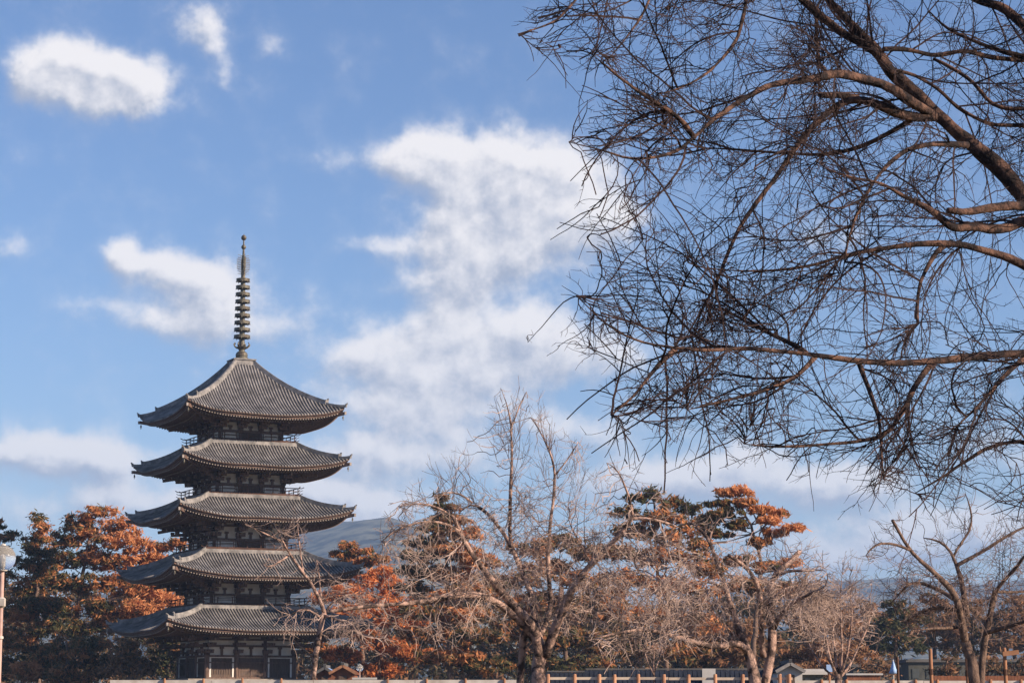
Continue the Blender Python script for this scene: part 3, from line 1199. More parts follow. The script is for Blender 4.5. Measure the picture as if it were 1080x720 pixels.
    quads('twigs', Q, mats[1], root, kind='stuff')
    print(name, 'nodes', N, 'segments', nseg)
    return root

# --- the big bare tree whose limbs reach in from the right
bigT = [
    ('trunk', [(1300, 985), (1292, 800), (1278, 620), (1262, 480), (1240, 390)], 0, 0, 42, 27),
    ('limb', [(1262, 480), (1235, 385), (1180, 376), (1120, 371), (1080, 371), (1040, 373), (990, 379), (950, 382), (900, 379), (850, 372), (790, 366), (740, 369), (700, 366), (665, 357), (640, 343), (622, 326), (608, 312)], 0, -3.4, 7.5, 1.1),
    ('limb', [(1255, 440), (1235, 360), (1160, 312), (1110, 292), (1080, 279), (1062, 268), (1040, 264), (1018, 256), (995, 255), (973, 256), (940, 259), (907, 264), (884, 270), (862, 278), (840, 283), (812, 286), (780, 285), (745, 283)], 0, -1.5, 9, 1.2),
    ('limb', [(1250, 420), (1215, 325), (1160, 278), (1110, 245), (1078, 207), (1060, 183), (1040, 165), (1018, 148), (1000, 132), (984, 118), (964, 96), (942, 80), (928, 58), (912, 46), (895, 41), (867, 20), (847, 3), (815, -30), (780, -62), (740, -90)], 0, 1.5, 18, 2.5),
    ('limb', [(942, 80), (926, 54), (908, 38), (898, 28), (882, 10), (868, -4), (850, -40), (845, -90)], .9, 2.5, 7, 3),
    ('limb', [(1110, 248), (1092, 236), (1078, 231), (1064, 240), (1048, 243), (1022, 239), (1002, 243), (990, 228), (973, 218), (951, 207), (935, 196), (918, 191), (884, 184), (860, 170)], .1, -1.6, 7.5, 1.),
    ('limb', [(984, 121), (964, 110), (944, 95), (924, 87), (898, 81), (880, 78), (853, 85), (830, 87), (807, 92), (779, 108), (754, 125), (732, 145), (715, 160), (690, 167), (662, 168), (645, 161), (623, 155), (600, 150)], .7, -2.8, 6.2, 1.),
    ('limb', [(986, 123), (964, 124), (942, 118), (924, 109), (904, 103), (893, 104), (873, 118), (851, 138), (840, 154), (820, 185), (805, 205), (790, 225), (778, 245), (768, 265), (755, 300), (735, 335), (718, 364)], .7, -1.2, 5.8, 1.2),
    ('stub', [(904, 103), (888, 101), (864, 100)], .5, .2, 4, 3),
    ('limb', [(1020, 153), (1000, 152), (982, 151), (955, 158), (938, 171), (922, 189), (911, 209), (900, 235), (893, 260), (888, 290)], 0, -1.8, 3.6, 1.),
    ('limb', [(967, 123), (955, 131), (942, 138), (915, 153), (893, 160), (865, 164), (835, 162), (805, 160), (770, 157), (735, 156)], .65, 1.6, 3.4, 1.),
    ('limb', [(932, 52), (947, 51), (964, 54), (984, 60), (1018, 53), (1040, 60), (1080, 64), (1120, 60), (1170, 40)], 1, 2.5, 3, 2.6),
    ('limb', [(980, 12), (991, 24), (1002, 33), (1029, 44), (1051, 53), (1080, 60), (1130, 75), (1200, 120), (1240, 200), (1250, 300)], 2.0, 1, .8, 8),
    ('limb', [(1020, -6), (1027, 0), (1036, 4), (1053, 4), (1064, 13), (1080, 27), (1110, 60), (1170, 140), (1225, 240), (1250, 330)], 1.8, .4, 4, 12),
    ('limb', [(938, 74), (960, 76), (982, 89), (995, 96), (1004, 111), (1024, 122), (1047, 133), (1080, 132), (1120, 140)], .9, 1.6, 2.2, 2.6),
    ('limb', [(984, 62), (991, 64), (1015, 78), (1031, 89), (1040, 107), (1051, 115), (1080, 115), (1120, 112)], 1, .8, 2, 2.5),
    ('limb', [(862, 53), (864, 68), (872, 77), (882, 78)], 2, -.1, 2, 3.2),
    ('limb', [(880, -20), (860, 8), (861, 30), (862, 53)], 2.4, 2, 1.4, 2),
    ('stub', [(1110, 222), (1080, 217), (1053, 218), (1031, 222), (1000, 222)], -.2, -.8, 6, 3.2),
    ('limb', [(732, 145), (718, 126), (707, 117), (684, 103), (659, 86), (645, 75), (626, 59)], -1.6, -3, 3, 1),
    ('limb', [(800, -70), (790, -20), (787, 0), (784, 17), (779, 39), (765, 58), (745, 78), (720, 92), (695, 100)], 1.2, -.4, 4, 1.1),
    ('limb', [(790, -75), (740, -80), (705, -40), (688, -8), (676, 19), (657, 44), (643, 61)], 1.3, -1.2, 4, 1.1),
    ('limb', [(740, -90), (680, -70), (640, -40), (612, -6), (587, 22), (560, 32), (546, 36)], 1.4, -1.6, 3.5, 1),
    ('limb', [(1004, 255), (990, 262), (983, 272), (970, 295), (967, 320), (968, 340)], -.3, -1, 3, 1.6),
    ('limb', [(850, 372), (835, 362), (820, 355), (790, 340), (755, 322), (740, 316)], -1.5, -.4, 3, 1.1),
    ('limb', [(905, 380), (917, 410), (927, 440), (929, 475), (932, 505)], -1.3, -2, 3, 1.3),
    ('limb', [(985, 380), (965, 405), (955, 430), (935, 460), (900, 467), (860, 470), (820, 471), (785, 468)], -1, -2.4, 3.4, 1.1),
    ('limb', [(860, 376), (840, 398), (800, 414), (755, 425), (725, 432)], -1.5, -2.6, 2.8, 1.1),
    ('limb', [(712, 368), (690, 390), (670, 415), (645, 438)], -2.4, -3.2, 2.6, 1.),
    ('limb', [(1200, 640), (1160, 560), (1110, 490), (1080, 462), (1040, 470), (1000, 498), (965, 520)], .6, -.5, 6, 1.2),
    ('limb', [(1285, 720), (1250, 690), (1200, 640)], 0, .6, 9, 6),
    ('limb', [(1085, 372), (1060, 395), (1035, 425), (1010, 448)], -.4, -1.4, 3, 1.2),
]
bigT = [bigT[0]] + bigT[1:]
poly = [(545, 38), (585, 60), (625, 58), (655, 95), (640, 128), (592, 146), (600, 165), (640, 190), (598, 238), (640, 262), (622, 305), (574, 352), (578, 368),
        (630, 392), (622, 440), (650, 470), (700, 468), (760, 500), (830, 500), (880, 528), (930, 530), (965, 545), (1000, 505), (1060, 535), (1110, 560),
        (1260, 560), (1340, 300), (1300, -150), (700, -160), (560, -40)]
def dens_big(a):
    k = np.where((a[:, 0] > 1090) | (a[:, 1] < -10), .35, 1.0)
    k = np.where((a[:, 1] > 430), .75, k)
    return k
bare_tree('bare_tree', 'large bare leafless tree, dark limbs reaching across the upper right sky', 'tree', 16.0, bigT, poly,
          1300, 1.7, .075, 1.3, .22, 60, 11, ('bark_big', 'twig_big'), .0042,
          spray=dict(prob=.16, limb=.21, away=(1230, 300), levels=[
              dict(len=1.35, segs=14, kids=9, r=.0092, angle=.72, bend=.09, trop=.03, droop=.032, fuzz=26),
              dict(len=.54, segs=9, kids=4.2, r=.0044, angle=.68, bend=.12, trop=.035, droop=.030, fuzz=26),
              dict(len=.20, segs=5, kids=2.0, r=.0024, angle=.72, bend=.15, trop=.03, droop=.01, fuzz=20),
              dict(len=.07, segs=2, kids=0, r=.0019, angle=.85, bend=.2, trop=0, clip=False)]),
          jit=.10, pipe=2.15, maxr=.02, dens=dens_big, base_px=(1300, 985), taper=1.5)

# --- pruned weeping cherries behind the fence line
CH = ('bark_ch', 'twig_ch')
def cherry_spray(k, away, dr=.10, limb=.55, prob=.36, upper=None):
    return dict(upper=upper, prob=prob, limb=limb, away=away, levels=[
        dict(len=1.35 * k, segs=8, kids=7.2, r=.0115 * k, angle=.85, bend=.14, trop=.05, droop=dr),
        dict(len=.75 * k, segs=6, kids=4.8, r=.0076 * k, angle=.85, bend=.20, trop=.03, droop=dr * 1.2),
        dict(len=.40 * k, segs=4, kids=1.8, r=.0056 * k, angle=.9, bend=.22, trop=.0, droop=dr),
        dict(len=.16 * k, segs=2, kids=0, r=.0048 * k, angle=.9, bend=.3, trop=0, clip=False)])
bare_tree('cherry_tree', 'leafless twin-trunked cherry tree in the middle, tall upright shoots above its tangled crown', 'tree', 50.0, [
    ('trunk', [(569, 735), (569, 715), (568, 700), (569, 692)], 0, 0, 9, 7),
    ('trunk', [(547, 735), (548, 718), (550, 693), (551, 671), (558, 656)], .6, 0, 5.5, 3.5),
    ('limb', [(569, 694), (566, 675), (560, 655), (545, 640), (533, 628), (520, 612), (511, 600), (500, 585), (489, 569), (478, 545)], 0, -1.5, 6, 2.2),
    ('limb', [(571, 695), (575, 690), (569, 672), (564, 655), (562, 630), (553, 611), (546, 590), (535, 568), (518, 545), (505, 533), (497, 529), (484, 541)], 0, 1.0, 4, 1.3),
    ('limb', [(553, 611), (545, 590), (537, 569), (538, 545), (538, 524), (540, 480), (539, 444), (534, 424), (528, 409)], .4, .8, 2.6, .7),
    ('limb', [(538, 455), (545, 435), (555, 413)], .7, .9, 1, .6),
    ('limb', [(573, 693), (580, 672), (586, 655), (590, 640), (592, 620)], 0, 1.4, 4, 2.6),
    ('limb', [(569, 672), (577, 655), (582, 640), (580, 620), (578, 596), (580, 556), (584, 525), (586, 502), (583, 485), (578, 471), (568, 452), (560, 440)], .3, 1.5, 3, .7),
    ('limb', [(586, 500), (596, 488), (609, 468)], 1.4, 1.8, 1, .6),
    ('limb', [(575, 691), (584, 665), (592, 645), (598, 630), (610, 610), (622, 596), (636, 581), (649, 569), (660, 556), (667, 545)], 0, -1, 5, 2.4),
    ('limb', [(667, 545), (666, 530), (660, 516), (655, 502), (648, 490), (640, 488)], -1, -1.6, 1.6, .6),
    ('limb', [(665, 547), (675, 545), (693, 548), (706, 551), (718, 557)], -1, -.4, 2, 1),
    ('limb', [(566, 676), (550, 655), (530, 638), (516, 631), (500, 627), (489, 627), (472, 629), (460, 631), (440, 636), (412, 637), (382, 640), (365, 642), (345, 645)], 0, -3, 4.6, 1.8),
    ('limb', [(484, 560), (470, 551), (453, 549), (438, 551), (427, 554), (412, 562), (402, 571)], -1.4, -2.6, 1.8, .8),
    ('limb', [(482, 548), (465, 536), (451, 531), (435, 530), (420, 534)], -1.4, -2.2, 1.6, .7),
    ('limb', [(498, 530), (488, 520), (472, 517), (455, 524)], .8, .2, 1.3, .7),
    ('limb', [(622, 596), (614, 575), (604, 560), (600, 548)], -.6, .4, 1.6, .8),
], [(398, 580), (402, 548), (425, 520), (455, 508), (480, 485), (475, 460), (505, 455), (515, 430), (550, 408), (575, 440), (612, 460), (632, 480), (660, 488), (690, 500), (725, 545), (735, 610), (730, 668), (690, 672), (640, 650), (600, 672), (540, 668), (500, 678), (440, 672), (350, 660), (340, 640), (395, 625)],
    1500, 1.8, .18, 3.0, .34, 70, 21, CH, .009, spray=cherry_spray(1.0, (570, 670), .09, .42, .25, 548), jit=.16, droop=.04, maxr=.04,
    dens=lambda a: np.where(a[:, 1] < 520, .55, np.where((a[:, 0] < 480) & (a[:, 1] < 610), .7, 1.0)), group='pruned cherry trees along the fence')

bare_tree('cherry_tree', 'leafless cherry tree with cut limb ends and pale drooping twigs below the orange-topped pine', 'tree', 47.0, [
    ('trunk', [(799, 738), (798, 718), (795, 704), (792, 693), (785, 680)], 0, 0, 7.5, 5),
    ('trunk', [(805, 738), (807, 718), (810, 705), (813, 692), (817, 667), (813, 650), (812, 632), (813, 613)], .3, .6, 6.5, 3.6),
    ('limb', [(787, 683), (778, 662), (770, 637), (764, 620), (760, 607), (755, 592), (752, 583), (748, 570), (745, 562), (737, 556), (727, 551)], 0, 1, 4.5, 1.4),
    ('limb', [(748, 570), (750, 560), (752, 552), (760, 546)], .8, 1, 1.6, .8),
    ('limb', [(813, 615), (816, 607), (824, 600), (833, 592), (843, 582)], .6, 1, 3.4, 2.6),
    ('limb', [(816, 608), (828, 602), (840, 600), (854, 602)], .6, .1, 2, 1.1),
    ('limb', [(805, 692), (803, 670), (803, 645), (802, 622), (794, 605), (787, 597), (780, 592), (768, 585)], .2, -.8, 3.6, 1.6),
    ('limb', [(816, 662), (825, 645), (832, 638), (840, 633), (853, 628), (870, 618)], .3, -.8, 3, 1),
    ('limb', [(790, 690), (780, 675), (770, 678), (760, 682), (748, 681), (737, 677), (722, 673), (710, 670), (695, 665), (680, 663), (667, 664), (650, 667), (636, 671), (620, 675)], 0, -2, 3.6, 1.3),
    ('limb', [(764, 620), (750, 612), (735, 614), (720, 624), (706, 622), (694, 612)], .6, -.8, 1.6, .9),
    ('limb', [(772, 640), (756, 634), (742, 640), (726, 652), (712, 650)], .2, 1.4, 1.8, .9),
    ('limb', [(812, 640), (824, 622), (838, 616), (850, 622), (862, 634)], .6, 1.6, 1.8, .9),
], [(615, 668), (622, 610), (655, 580), (690, 545), (720, 525), (760, 540), (790, 565), (840, 565), (880, 590), (890, 640), (880, 680), (830, 668), (800, 655), (770, 668), (740, 690), (690, 695), (640, 695)],
    1400, 1.7, .17, 2.6, .32, 60, 22, CH, .0085, spray=cherry_spray(.95, (800, 680), .11, .45, .27, 590), jit=.17, droop=.06, maxr=.036,
    dens=lambda a: np.where(a[:, 1] < 570, .35, np.where(a[:, 0] > 820, .55, 1.0)), group='pruned cherry trees along the fence')

bare_tree('cherry_tree', 'leafless cherry tree at right, crooked dark limbs fanning out over orange-brown stakes', 'tree', 42.0, [
    ('trunk', [(1029, 740), (1029, 722), (1027, 705), (1024, 690), (1018, 676)], 0, 0, 7.5, 5),
    ('trunk', [(1034, 740), (1035, 718), (1037, 695), (1039, 676), (1043, 655), (1046, 640), (1050, 623)], .4, .6, 4.5, 3),
    ('limb', [(1018, 678), (1015, 655), (1011, 633), (1003, 620), (993, 611), (983, 601), (971, 591), (963, 583), (957, 576), (950, 564), (945, 556), (941, 548)], 0, -1, 4.2, 1.6),
    ('limb', [(960, 580), (950, 575), (941, 573), (932, 571), (924, 572), (917, 577), (913, 586)], -.8, -1.2, 1.7, .8),
    ('limb', [(1011, 634), (1002, 628), (991, 622), (980, 617), (968, 613), (960, 613), (954, 618), (946, 630), (938, 638)], 0, .8, 2.4, .9),
    ('limb', [(1012, 643), (1000, 641), (988, 639), (978, 642), (966, 648), (958, 653), (951, 658)], .1, 1.2, 2.4, 1.1),
    ('limb', [(1020, 650), (1017, 632), (1015, 615), (1009, 595), (1005, 584), (1000, 576), (993, 570), (984, 567), (974, 567)], .2, .6, 3, 1.1),
    ('limb', [(1006, 586), (1010, 575), (1015, 570), (1024, 561), (1025, 548), (1024, 535), (1018, 520)], .5, 1, 1.5, .8),
    ('limb', [(1009, 596), (1020, 590), (1032, 584), (1043, 577), (1054, 570), (1066, 563), (1080, 556), (1100, 548)], .4, 1.2, 2, 1.1),
    ('limb', [(1049, 626), (1056, 614), (1066, 606), (1073, 597), (1080, 587), (1095, 570)], .5, -.4, 2.4, 1.2),
    ('limb', [(1038, 668), (1048, 665), (1060, 662), (1070, 659), (1082, 655), (1105, 650)], .4, -.6, 2.2, 1.2),
    ('limb', [(1050, 624), (1058, 624), (1066, 624), (1078, 624), (1100, 620)], .5, 1.5, 1.6, 1),
    ('limb', [(1015, 660), (1000, 662), (985, 662), (970, 664)], .1, -.8, 2, 1),
], [(905, 600), (912, 560), (940, 540), (975, 548), (1010, 515), (1035, 515), (1060, 540), (1110, 530), (1130, 580), (1130, 660), (1080, 680), (1050, 660), (1000, 668), (960, 672), (945, 645), (925, 610)],
    900, 1.5, .15, 2.2, .30, 60, 23, ('bark', 'twig_dk'), .0060, spray=cherry_spray(.72, (1035, 670), .05, .4, .2, 600), jit=.26, maxr=.03,
    dens=lambda a: np.where(a[:, 1] < 600, .42, 1.0), group='pruned cherry trees along the fence')

bare_tree('cherry_tree', 'slim pinkish bare cherry tree leaning in front of the lower pagoda roofs', 'tree', 78.0, [
    ('trunk', [(330, 732), (330, 715), (333, 695), (336, 672), (339, 655), (342, 646)], 0, 0, 3.8, 3),
    ('limb', [(342, 646), (338, 632), (333, 622), (327, 612), (319, 603), (312, 592), (305, 582), (298, 570), (292, 558)], 0, -1, 2.4, .9),
    ('limb', [(305, 585), (292, 594), (284, 600), (278, 596)], -.6, -1.4, 1.2, .7),
    ('limb', [(296, 570), (282, 564), (270, 558), (258, 552)], -.9, -1.6, 1, .6),
    ('limb', [(320, 604), (317, 585), (315, 565), (313, 550)], -.5, .6, 1.3, .7),
    ('limb', [(342, 646), (338, 625), (336, 604), (334, 590)], 0, 1, 1.6, .8),
    ('limb', [(342, 647), (348, 636), (358, 629), (368, 626), (378, 628)], 0, .8, 1.6, .8),
    ('limb', [(341, 648), (352, 652), (364, 655), (376, 664)], 0, -.8, 1.5, .8),
    ('limb', [(340, 652), (328, 642), (316, 640), (306, 648)], 0, -.6, 1.4, .8),
], [(256, 550), (262, 545), (290, 545), (318, 535), (330, 570), (345, 590), (380, 620), (420, 650), (420, 690), (380, 700), (345, 668), (300, 670), (290, 640), (315, 625), (280, 605), (272, 598), (295, 590), (280, 570)],
    420, 1.6, .25, 3, .5, 60, 24, CH, .012, spray=cherry_spray(1.25, (340, 665), .07, .4, .25, 620), jit=.2, maxr=.04,
    dens=lambda a: np.where(a[:, 1] < 625, .38, 1.0), group='pruned cherry trees along the fence')

bare_tree('bare_sapling', 'many-stemmed pale bare tree with fine upright twigs before the brown brush', 'tree', 62.0, [
    ('trunk', [(883, 735), (884, 718), (884, 710)], 0, 0, 4, 3.2),
    ('limb', [(884, 714), (876, 700), (872, 680), (868, 660), (862, 640)], 0, -.8, 1.8, .7),
    ('limb', [(884, 714), (881, 695), (879, 670), (874, 645), (872, 620)], 0, .6, 1.7, .7),
    ('limb', [(885, 714), (892, 695), (897, 670), (899, 645), (896, 620)], 0, -.4, 1.8, .7),
    ('limb', [(885, 715), (898, 700), (906, 680), (916, 660), (920, 640)], 0, .8, 1.6, .7),
    ('limb', [(883, 715), (868, 705), (856, 685), (848, 665)], 0, .8, 1.4, .7),
    ('limb', [(885, 712), (888, 690), (887, 660), (886, 630), (888, 606)], 0, .2, 1.5, .6),
], [(842, 670), (850, 620), (868, 598), (890, 588), (912, 600), (930, 630), (935, 670), (915, 690), (895, 700), (870, 698)],
    420, 1.8, .18, 2.4, .4, 60, 25, CH, .009, spray=cherry_spray(.85, (884, 712), -.04, .35, .26), jit=.18, maxr=.03, droop=-.25)

bare_tree('bare_sapling', 'thin wispy bare sapling standing before the dark blue roof', 'tree', 64.0, [
    ('trunk', [(690, 735), (690, 716), (689, 700), (690, 680)], 0, 0, 1.3, .8),
    ('limb', [(690, 712), (684, 700), (680, 688)], 0, -.3, .9, .6),
    ('limb', [(690, 708), (696, 694), (699, 682)], 0, .3, .9, .6),
], [(674, 690), (682, 665), (700, 662), (708, 690), (700, 706), (682, 706)],
    120, .6, .12, 1.6, .25, 40, 26, CH, .008, spray=cherry_spray(.5, (690, 712), -.04, .3, .2), jit=.18, maxr=.015, droop=-.25)

# ------------------------------------------------------------ leafy trees
def leaves(centers, radii, per, size, rg, tone, flat=.5, asp=.27):
    """small leaf faces inside ellipsoids -> quads and tones"""
    K = len(centers)
    c = np.repeat(centers, per, 0)
    r = np.repeat(radii, per, 0)
    tn = np.repeat(tone, per)
    n = len(c)
    d = rg.normal(0, 1, (n, 3))
    d /= np.linalg.norm(d, axis=1, keepdims=True)
    rad = np.abs(rg.normal(0, .62, (n, 1))).clip(0, 1.5)
    p = c + d * r * rad
    nrm = rg.normal(0, 1, (n, 3)) + np.array([0, 0, flat]) + d * .8
    nrm /= np.linalg.norm(nrm, axis=1, keepdims=True)
    a = np.cross(nrm, rg.normal(0, 1, (n, 3)))
    a /= np.linalg.norm(a, axis=1, keepdims=True)
    b = np.cross(nrm, a)
    s = (size * rg.uniform(.7, 1.55, (n, 1)))
    a = a * s
    b = b * s * asp
    Q = np.stack([p - a, p - b * .9, p + a, p + b], 1)
    # incoming tone may hold a crown's painted sun and shade; leaves add random variation
    return Q, np.clip(tn + rg.normal(0, .12, n), 0, 1)

def leafy_tree(name, label, cat, Y, trunk, blobs, seed, matname='pine', size=.27, per=84, sub=.85, density=1.0, group=None, trunk_r=(3.2, 1.0), flat=.6,
               pad=.55, twigmat='bark', ys_=.9):
    """blobs: (px, py, rx, ry, tone) ellipsoidal masses of the crown; each is broken into many smaller clumps"""
    rg = np.random.default_rng(seed)
    s = Y / F
    if matname == 'pine':
        blobs = [(a_, b_, c_, d_, e_ + .06) for a_, b_, c_, d_, e_ in blobs]
    base = P(trunk[0][0], trunk[0][1], Y)
    base[2] = gz(base[0], Y) - .05
    root = thing(name, label, cat, base, 0, group)
    tp = np.array([P(p[0], p[1], Y) for p in trunk])
    tp[0] = base
    q, k = resample(tp, .8)
    q[1:-1] += rg.normal(0, .05, q[1:-1].shape)
    m = MB()
    m.tube(q - base, (trunk_r[0] + (trunk_r[1] - trunk_r[0]) * k) * s, 8)
    m.build('trunk', twigmat, root, smooth=True)
    Qs, Ts, LA, LB = [], [], [], []
    for (px, py, rx, ry, tn) in blobs:  # tn paints sunlit masses orange and shaded ones green, besides their own colour
        dY = rg.uniform(-.55, .55) * rx * s * ys_
        c = P(px, py, Y + dY)
        rad3 = np.array([rx * s, rx * s * ys_, ry * s])
        n = max(4, int(density * 1.95 * (rx * s) * (rx * s * ys_ + ry * s) / (sub * sub) + 3))
        d = rg.normal(0, 1, (n, 3))
        d /= np.linalg.norm(d, axis=1, keepdims=True)
        rr = rg.random((n, 1)) ** .33
        cc = c + d * rr * rad3 * .92
        cr = sub * rg.uniform(.55, 1.25, (n, 1)) * np.array([[1, 1, pad]])
        tt = np.clip(tn + rg.normal(0, .12, n), 0, 1)
        Q, T = leaves(cc, cr, per, size, rg, tt, flat)
        Qs.append(Q)
        Ts.append(T)
        # limbs: trunk -> blob centre -> some clumps
        j = int(np.argmin(np.linalg.norm(q - (c - np.array([0, 0, rx * s * .5])), axis=1)))
        mid = (q[j] + c) / 2 + np.array([0, 0, -.2])
        r_ = max(.06, .02 * rx * s + .04)
        LA += [q[j], mid]
        LB += [mid, c]
        RA = None
        for i in rg.choice(n, min(n, 14), replace=False):
            LA.append(c if rg.random() < .6 else mid)
            LB.append(cc[i])
    LA, LB = np.array(LA), np.array(LB)
    rr = np.full(len(LA), .055 * (1 + s * 2))
    m = quads('limbs', prisms(LA, LB, rr * 1.3, rr * .5) - base, twigmat, root)
    quads('foliage', np.concatenate(Qs) - base, matname, root, np.concatenate(Ts))
    print(name, 'leaves', sum(len(x) for x in Qs))
    return root

leafy_tree('pine_tree', 'dark green pine cut off by the left edge behind the globe lamp', 'tree', 255.0, [(-12, 740), (-12, 640), (-8, 555)],
           [(-6, 553, 12, 6, .2), (2, 565, 18, 6, .2), (-12, 580, 28, 8, .25), (5, 590, 16, 7, .2), (-10, 610, 30, 12, .3), (-10, 640, 34, 14, .4), (-6, 672, 34, 14, .35), (-10, 705, 36, 14, .3)], 31, per=60, group='evergreen trees left of the pagoda')
leafy_tree('pine_tree', 'narrow pointed dark pine right of the globe lamp with rusty patches', 'tree', 262.0, [(40, 740), (38, 640), (42, 545)],
           [(42, 546, 8, 8, .35), (42, 558, 14, 7, .5), (38, 569, 18, 7, .35), (44, 580, 22, 8, .2), (36, 594, 26, 9, .2), (44, 608, 26, 9, .25), (30, 622, 26, 9, .35), (42, 636, 28, 10, .2), (22, 648, 22, 12, .6), (42, 662, 26, 10, .3), (20, 676, 20, 10, .4), (44, 690, 28, 12, .2), (24, 706, 26, 10, .35), (60, 650, 16, 12, .2)], 32, per=60, group='evergreen trees left of the pagoda')
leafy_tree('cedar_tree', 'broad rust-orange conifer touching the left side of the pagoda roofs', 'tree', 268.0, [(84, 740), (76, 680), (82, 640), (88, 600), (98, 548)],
           [(103, 541, 20, 9, .55), (78, 552, 18, 9, .35), (124, 553, 20, 10, .6), (66, 568, 20, 12, .3), (95, 566, 26, 14, .5), (135, 572, 28, 14, .68), (165, 580, 22, 10, .66), (185, 576, 14, 7, .4),  # orange right lobes and green left ones: sun and shade put into the tones
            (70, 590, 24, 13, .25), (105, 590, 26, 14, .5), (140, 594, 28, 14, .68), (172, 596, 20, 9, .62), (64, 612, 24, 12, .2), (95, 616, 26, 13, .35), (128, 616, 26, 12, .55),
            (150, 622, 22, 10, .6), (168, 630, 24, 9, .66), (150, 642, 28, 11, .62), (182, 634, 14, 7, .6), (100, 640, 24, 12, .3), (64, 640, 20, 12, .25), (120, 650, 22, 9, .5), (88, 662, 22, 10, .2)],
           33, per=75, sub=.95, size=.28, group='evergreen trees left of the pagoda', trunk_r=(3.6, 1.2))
leafy_tree('evergreen_tree', 'low dark green tree filling the foot of the trees at the left of the pagoda', 'tree', 250.0, [(70, 740), (72, 700), (70, 675)],
           [(55, 690, 28, 14, .35), (88, 684, 24, 14, .25), (110, 700, 26, 14, .3), (74, 708, 34, 12, .35), (30, 706, 26, 12, .55), (104, 678, 16, 9, .4)], 34, per=70, group='evergreen trees left of the pagoda')
leafy_tree('grey_green_shrub', 'rounded olive shrub with pale drooping sprays beside the pagoda base', 'shrub', 236.0, [(136, 738), (136, 712), (136, 695)],
           [(134, 690, 18, 14, .42), (122, 702, 18, 12, .4), (150, 702, 16, 12, .42), (136, 680, 10, 7, .5)], 35, matname='brush', per=70)
leafy_tree('evergreen_tree', 'dark shaded evergreen between the olive shrub and the pagoda wall', 'tree', 262.0, [(178, 738), (178, 700), (176, 660)],
           [(174, 668, 18, 12, .25), (186, 688, 16, 14, .12), (168, 700, 18, 16, .12), (186, 708, 18, 12, .1)], 36, per=60, group='evergreen trees left of the pagoda')

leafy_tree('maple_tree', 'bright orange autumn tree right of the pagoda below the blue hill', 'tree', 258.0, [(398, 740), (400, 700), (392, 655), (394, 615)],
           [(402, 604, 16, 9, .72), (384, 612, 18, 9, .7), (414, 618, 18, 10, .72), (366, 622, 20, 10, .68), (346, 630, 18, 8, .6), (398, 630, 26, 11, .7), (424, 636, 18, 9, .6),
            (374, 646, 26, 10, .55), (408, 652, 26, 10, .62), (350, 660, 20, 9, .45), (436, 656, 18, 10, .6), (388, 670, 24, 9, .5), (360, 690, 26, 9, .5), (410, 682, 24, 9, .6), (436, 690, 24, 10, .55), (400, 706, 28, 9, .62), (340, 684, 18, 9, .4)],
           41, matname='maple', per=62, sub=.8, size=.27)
leafy_tree('pine_tree', 'small flat-topped pine rising above the orange autumn tree', 'tree', 272.0, [(384, 740), (380, 640), (374, 580)],
           [(368, 575, 13, 4, .45), (382, 581, 14, 3.5, .4), (362, 584, 16, 3.5, .4), (396, 590, 16, 4, .45), (376, 592, 22, 5, .5)], 42, per=46, sub=.6, size=.27, group='pines right of the pagoda')
leafy_tree('pine_tree', 'dark layered fir with flat drooping boughs left of the middle cherry', 'tree', 230.0, [(475, 740), (474, 660), (470, 590), (466, 522)],
           [(467, 524, 8, 6, .2), (468, 536, 17, 5, .25), (474, 548, 25, 6, .3), (458, 556, 20, 5, .2), (485, 562, 28, 7, .45), (452, 572, 26, 6, .25), (440, 586, 25, 6, .2), (478, 580, 32, 8, .45),
            (500, 592, 30, 8, .5), (446, 602, 30, 7, .3), (474, 606, 32, 8, .55), (436, 618, 22, 7, .25), (500, 622, 34, 9, .4), (462, 628, 34, 8, .55), (440, 646, 28, 8, .3), (486, 648, 38, 9, .5), (455, 668, 36, 9, .45), (505, 672, 30, 10, .3), (470, 692, 42, 10, .45), (510, 702, 34, 10, .25)],
           43, per=58, sub=.75, size=.30, pad=.4, density=1.0, group='pines right of the pagoda', trunk_r=(3.2, .7))
leafy_tree('pine_tree', 'dark pine standing directly behind the middle cherry tree', 'tree', 245.0, [(598, 740), (596, 660), (590, 590)],
           [(560, 578, 28, 7, .4), (592, 570, 22, 7, .35), (622, 582, 28, 8, .3), (580, 600, 34, 9, .5), (548, 612, 26, 9, .4), (615, 612, 34, 10, .4), (566, 634, 36, 11, .45), (606, 640, 36, 12, .3), (640, 630, 26, 10, .4), (548, 662, 30, 12, .3), (590, 672, 36, 12, .25), (630, 676, 32, 13, .3), (560, 698, 36, 12, .2), (612, 704, 38, 12, .2)],
           44, per=56, sub=.85, size=.31, group='pines right of the pagoda')
leafy_tree('pine_tree', 'grey-green broad pine between the two bigger cherry trees', 'tree', 215.0, [(704, 740), (700, 660), (692, 600), (690, 530)],
           [(672, 526, 12, 5, .2), (688, 522, 14, 5, .25), (708, 530, 20, 6, .3), (728, 536, 16, 5, .25), (664, 540, 20, 7, .3), (696, 545, 30, 8, .35), (735, 552, 20, 7, .3), (670, 560, 28, 9, .4), (712, 566, 32, 9, .45), (650, 582, 26, 9, .35), (690, 586, 34, 11, .5), (734, 588, 26, 10, .45), (662, 612, 32, 12, .5), (706, 616, 36, 12, .55), (745, 622, 22, 11, .5), (650, 645, 32, 12, .4), (694, 650, 36, 13, .5), (734, 656, 30, 12, .55), (666, 680, 34, 12, .3), (712, 686, 36, 11, .4)],
           45, per=50, sub=.85, size=.29, group='pines right of the pagoda', density=.85)
